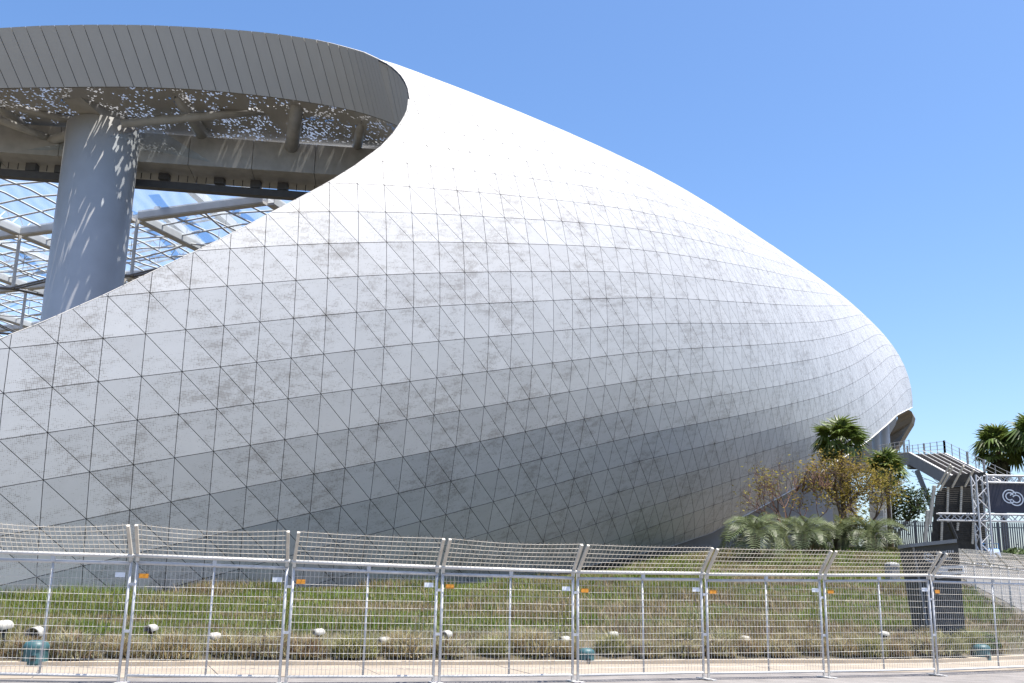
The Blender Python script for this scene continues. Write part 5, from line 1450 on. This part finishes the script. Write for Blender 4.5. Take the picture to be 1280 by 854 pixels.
# ------------------------------------------------------------------ tall screen fence with leaning arms
S = 62.0
sc_ = thing('screen_fence', 'tall screen of dark mesh on cream posts with leaning arms left of the gantry', 'screen fence', (at(1180, 690, S)[0], at(1180, 690, S)[1], hz(*at(1180, 690, S)[:2])))
So = np.array(sc_.location)
def scr(x, y, z=S): return at(x, y, z) - So
for pl, nm in (([(1163, 688), (1169.5, 620), (1176, 610), (1232, 606), (1232, 688)], 'mesh_sheet'), ([(1178, 609.5), (1190, 594), (1232, 590), (1232, 605.5)], 'mesh_sheet')):
    zz = S if pl[0][1] > 640 else S - .35
    m_ = MB(); m_.prism([scr(x, y, zz + .1) for x, y in pl], (0, .03, 0)); m_.build(nm, MAT['mesh_screen'], sc_)
for (x0, y0, x1, y1, wd_) in ((1155, 689, 1160, 638, .22), (1162, 656, 1168, 607, .20), (1184, 642, 1185, 607.5, .12), (1200.5, 642, 1202, 607, .12), (1218.5, 641, 1219.5, 607, .12), (1176.5, 678, 1177.5, 652, .13), (1196.5, 663, 1197.5, 653, .13), (1215.5, 680, 1216.5, 653, .13)):
    m_ = MB(); m_.bar(scr(x0, y0), scr(x1, y1), wd_, .1); m_.build('post', MAT['cream'], sc_)
for (x0, y0, x1, y1) in ((1171.5, 610, 1188, 580.5), (1175, 613, 1191, 583.5), (1190, 609.5, 1204.5, 582.5), (1206, 608.5, 1217.5, 587)):
    m_ = MB(); m_.bar(scr(x0, y0, S - .2), scr(x1, y1, S - 1.0), .10, .08); m_.build('leaning_arm', MAT['cream'], sc_)
m_ = MB()
for k in range(26):
    y = 612 + k * 2.6
    m_.tube([scr(1170, y, S - .05), scr(1231, y - 1, S - .05)], .012, 3, False)
tag(m_.build('screen_wires', MAT['mesh_screen'], sc_), kind='stuff')

# ------------------------------------------------------------------ truss gantry with banner
GZ = 55.0
ga = at(1231, 693, GZ); ga[2] = hz(ga[0], ga[1])
gt = thing('truss_gantry', 'silver lattice truss gantry carrying a navy banner with white ring logo', 'gantry', ga)
Go = ga.copy()
def truss(a, b, wd_, name, ch=.045, dg=.025, n=None):
    a, b = np.array(a, float), np.array(b, float)
    d = b - a; L = np.linalg.norm(d); d /= L
    u = np.array([0, 0, 1.]) if abs(d[2]) < .9 else np.array([0, 1., 0])
    x = np.cross(d, u); x /= np.linalg.norm(x); y = np.cross(x, d)
    m_ = MB(); n = n or max(2, int(L / wd_))
    cs = [(s1 * x + s2 * y) * wd_ / 2 for s1, s2 in ((-1, -1), (1, -1), (1, 1), (-1, 1))]
    for c in cs: m_.tube([a + c, b + c], ch, 6)
    for f in range(4):
        c1_, c2_ = cs[f], cs[(f + 1) % 4]
        for k in range(n):
            p, q = a + d * L * k / n, a + d * L * (k + 1) / n
            m_.tube([p + (c1_ if k % 2 else c2_), q + (c2_ if k % 2 else c1_)], dg, 4, False)
    return m_.build(name, MAT['galv'], gt)
gp = lambda x, y, z=GZ: at(x, y, z) - Go
leg_top = gp(1231.5, 592); leg_top[0] = 0.03; leg_top[1] = 0
truss((0, 0, 0), leg_top, .60, 'truss_leg', .05, .03)
l2 = gp(1340, 592); l2[1] = -.3
truss((l2[0], l2[1], -.3), (l2[0], l2[1], leg_top[2]), .60, 'truss_leg', .05, .03)
zt = gp(1260, 597)[2]; zl = gp(1240, 646)[2]
truss((.35, -.02, zt), (l2[0], l2[1], zt - .02), .38, 'top_truss', .045, .026, 15)
truss((gp(1181, 646)[0], .5, zl), (l2[0], l2[1] - .45, zl - .05), .36, 'lower_truss', .045, .026, 20)
m_ = MB(); x0_, x1_ = gp(1241, 620)[0], l2[0] - .35
z0_, z1_ = gp(1260, 640.5)[2], gp(1260, 603.2)[2]
m_.prism([(x0_, -.05, z0_), (x1_, -.35, z0_), (x1_, -.35, z1_), (x0_, -.05, z1_)], (0, .03, 0)); m_.build('banner', MAT['banner'], gt)
lg = gp(1268.5, 619.4); lg[1] = -.05 - .3 * (lg[0] - x0_) / (x1_ - x0_)
exb = np.array([x1_ - x0_, -.3, 0]); exb /= np.linalg.norm(exb)
logo(lg, 8.2 * GZ / 1280, exb, np.array([0, 0, 1.]), np.array([0, -.03, 0]), 'logo', gt)
# cable or brace hanging below the lower truss
m_ = MB(); m_.tube([gp(1186, 652), gp(1190, 662), gp(1195, 674)], .12, 6); m_.build('strap', MAT['dark'], gt)
# blue barrow at the foot of the gantry
p = at(1243, 690, 58); p[2] = hz(p[0], p[1])
bl = thing('blue_cart', 'small blue cart standing at the foot of the gantry', 'cart', p)
m_ = MB(); m_.prism([(-.3, -.2, .3), (.3, -.2, .3), (.36, .2, .75), (-.36, .2, .75)], (0, .3, .05)); m_.build('tray', MAT['blue'], bl)
m_ = MB(); m_.tube([(-.3, .1, .3), (-.45, .4, 1.05), (.45, .4, 1.05), (.3, .1, .3)], .03, 5); m_.build('handle', MAT['blue'], bl)
for s in (-1, 1):
    m_ = MB(); m_.tube([(s * .25, 0, .12), (s * .31, 0, .12)], .12, 10); m_.build('wheel', MAT['dark'], bl)

# ------------------------------------------------------------------ footbridge with broad stair
ba = at(1136, 566.5, 80); 
br = thing('footbridge', 'grey steel footbridge with a broad stair descending beside the stadium', 'footbridge', (ba[0], ba[1], hz(ba[0], ba[1])))
Bo = np.array(br.location)
bp = lambda x, y, z: at(x, y, z) - Bo
lA, lB, lC = bp(1098, 570, 98), bp(1136, 566.5, 80), bp(1182, 591.5, 74)
lD = lC + (lC - lB) * 1.3
GH = .92
def girder(pts, name):
    m_ = MB(); n = len(pts)
    thick = np.array([.18, 0, 0])
    top = pts; bot = [p - np.array([0, 0, GH]) for p in pts]
    poly = top + bot[::-1]
    for i in range(n - 1):
        m_.prism([top[i], top[i + 1], bot[i + 1], bot[i]], thick)
    m_.build(name, MAT['girder'], br)
    for i in range(n - 1):
        m2 = MB(); m2.bar(top[i] + np.array([.05, 0, .05]), top[i + 1] + np.array([.05, 0, .05]), .16, .08); m2.build('coping', MAT['whitepaint'], br)
girder([lA, lB, lC, lD], 'left_girder')
wv = bp(1180, 568, 80) - lB; wv[1] = .0; wv[2] = 0
girder([lA + wv, lB + wv, lC + wv, lD + wv], 'right_girder')
m_ = MB()
m_.prism([lA + np.array([.2, 0, -.35]), lB + np.array([.2, 0, -.35]), lB + wv + np.array([0, 0, -.35]), lA + wv + np.array([0, 0, -.35])], (0, 0, -.3)); m_.build('deck', MAT['tread'], br)
NST = 26
for k in range(NST):
    p = lB + (lD - lB) * k / NST; q = lB + (lD - lB) * (k + 1) / NST
    m_ = MB(); m_.prism([p + np.array([.2, 0, -.12]), p + wv + np.array([-.02, 0, -.12]), np.array([q[0], q[1], p[2]]) + wv + np.array([-.02, 0, -.12]), np.array([q[0], q[1], p[2]]) + np.array([.2, 0, -.12])], (0, 0, p[2] - q[2] and -(p[2] - q[2]) - .02)); m_.build('step', MAT['tread'], br)
for k in range(1, 5):
    o_ = wv * k / 5
    m_ = MB(); m_.tube([lB + o_ + np.array([0, 0, .22]), lD + o_ + np.array([0, 0, .22])], .035, 5); m_.build('handrail', MAT['whitepaint'], br)
rail_pts = [lA, lB, lC]
m_ = MB()
for side in (np.zeros(3), wv):
    for zz in (.35, .65, .95):
        m_.tube([p + side + np.array([.08, 0, zz + .05]) for p in (rail_pts if side[0] == 0 else [lA, lB, lC, lD])][: (2 if side[0] == 0 else 4)], .018, 4)
m_.build('railing', MAT['signgrey'], br)
for side, segs in ((np.zeros(3), [(lA, lB, 7)]), (wv, [(lA, lB, 6), (lB, lC, 5), (lC, lD, 5)])):
    for a, b, n in segs:
        for k in range(n + 1):
            p = a + (b - a) * k / n + side + np.array([.08, 0, 0])
            m_ = MB(); m_.bar(p, p + np.array([0, 0, 1.05]), .05 if k % 3 else .13); m_.build('railing_post', MAT['signgrey'], br)
f0 = bp(1146, 588, 79); f1 = bp(1163, 630, 78); f1 = f0 + (f1 - f0) * 2.6
m_ = MB(); m_.bar(f0, f1, .3, .35); m_.build('leg', MAT['girder'], br)
m_ = MB(); m_.box(lB + wv / 2 + np.array([0, .2, -1.05]), (abs(wv[0]) + .1, .4, .35)); m_.build('cross_beam', MAT['darksteel'], br)
f2 = lA + np.array([.6, 0, -1.0]); m_ = MB(); m_.bar(f2, np.array([f2[0], f2[1], -1.0]), .5, .5); m_.build('leg', MAT['girder'], br)
# a thin belt of far trees closes the view between the pickets
rndf = random.Random(5)
mb_ = MB()
for k in range(2600):
    x = rndf.uniform(45, 190); y = 150 + rndf.uniform(-8, 8)
    z = 5 + abs(rndf.gauss(0, 1)) * 2.6 * (0.6 + .5 * math.sin(x * .21) * math.sin(x * .057))
    s = rndf.uniform(.25, .6)
    a = np.array([rndf.gauss(0, 1), rndf.gauss(0, 1), rndf.gauss(0, 1)]); a /= np.linalg.norm(a)
    b_ = np.cross(a, np.array([rndf.gauss(0, 1), rndf.gauss(0, 1), rndf.gauss(0, 1)])); b_ /= np.linalg.norm(b_)
    c = np.array([x, y, z]); mb_.add([c - a * s, c + b_ * s * .6, c + a * s, c - b_ * s * .6], [(0, 1, 2, 3)])
tag(mb_.build('distant_treeline', MAT['green']), kind='stuff')
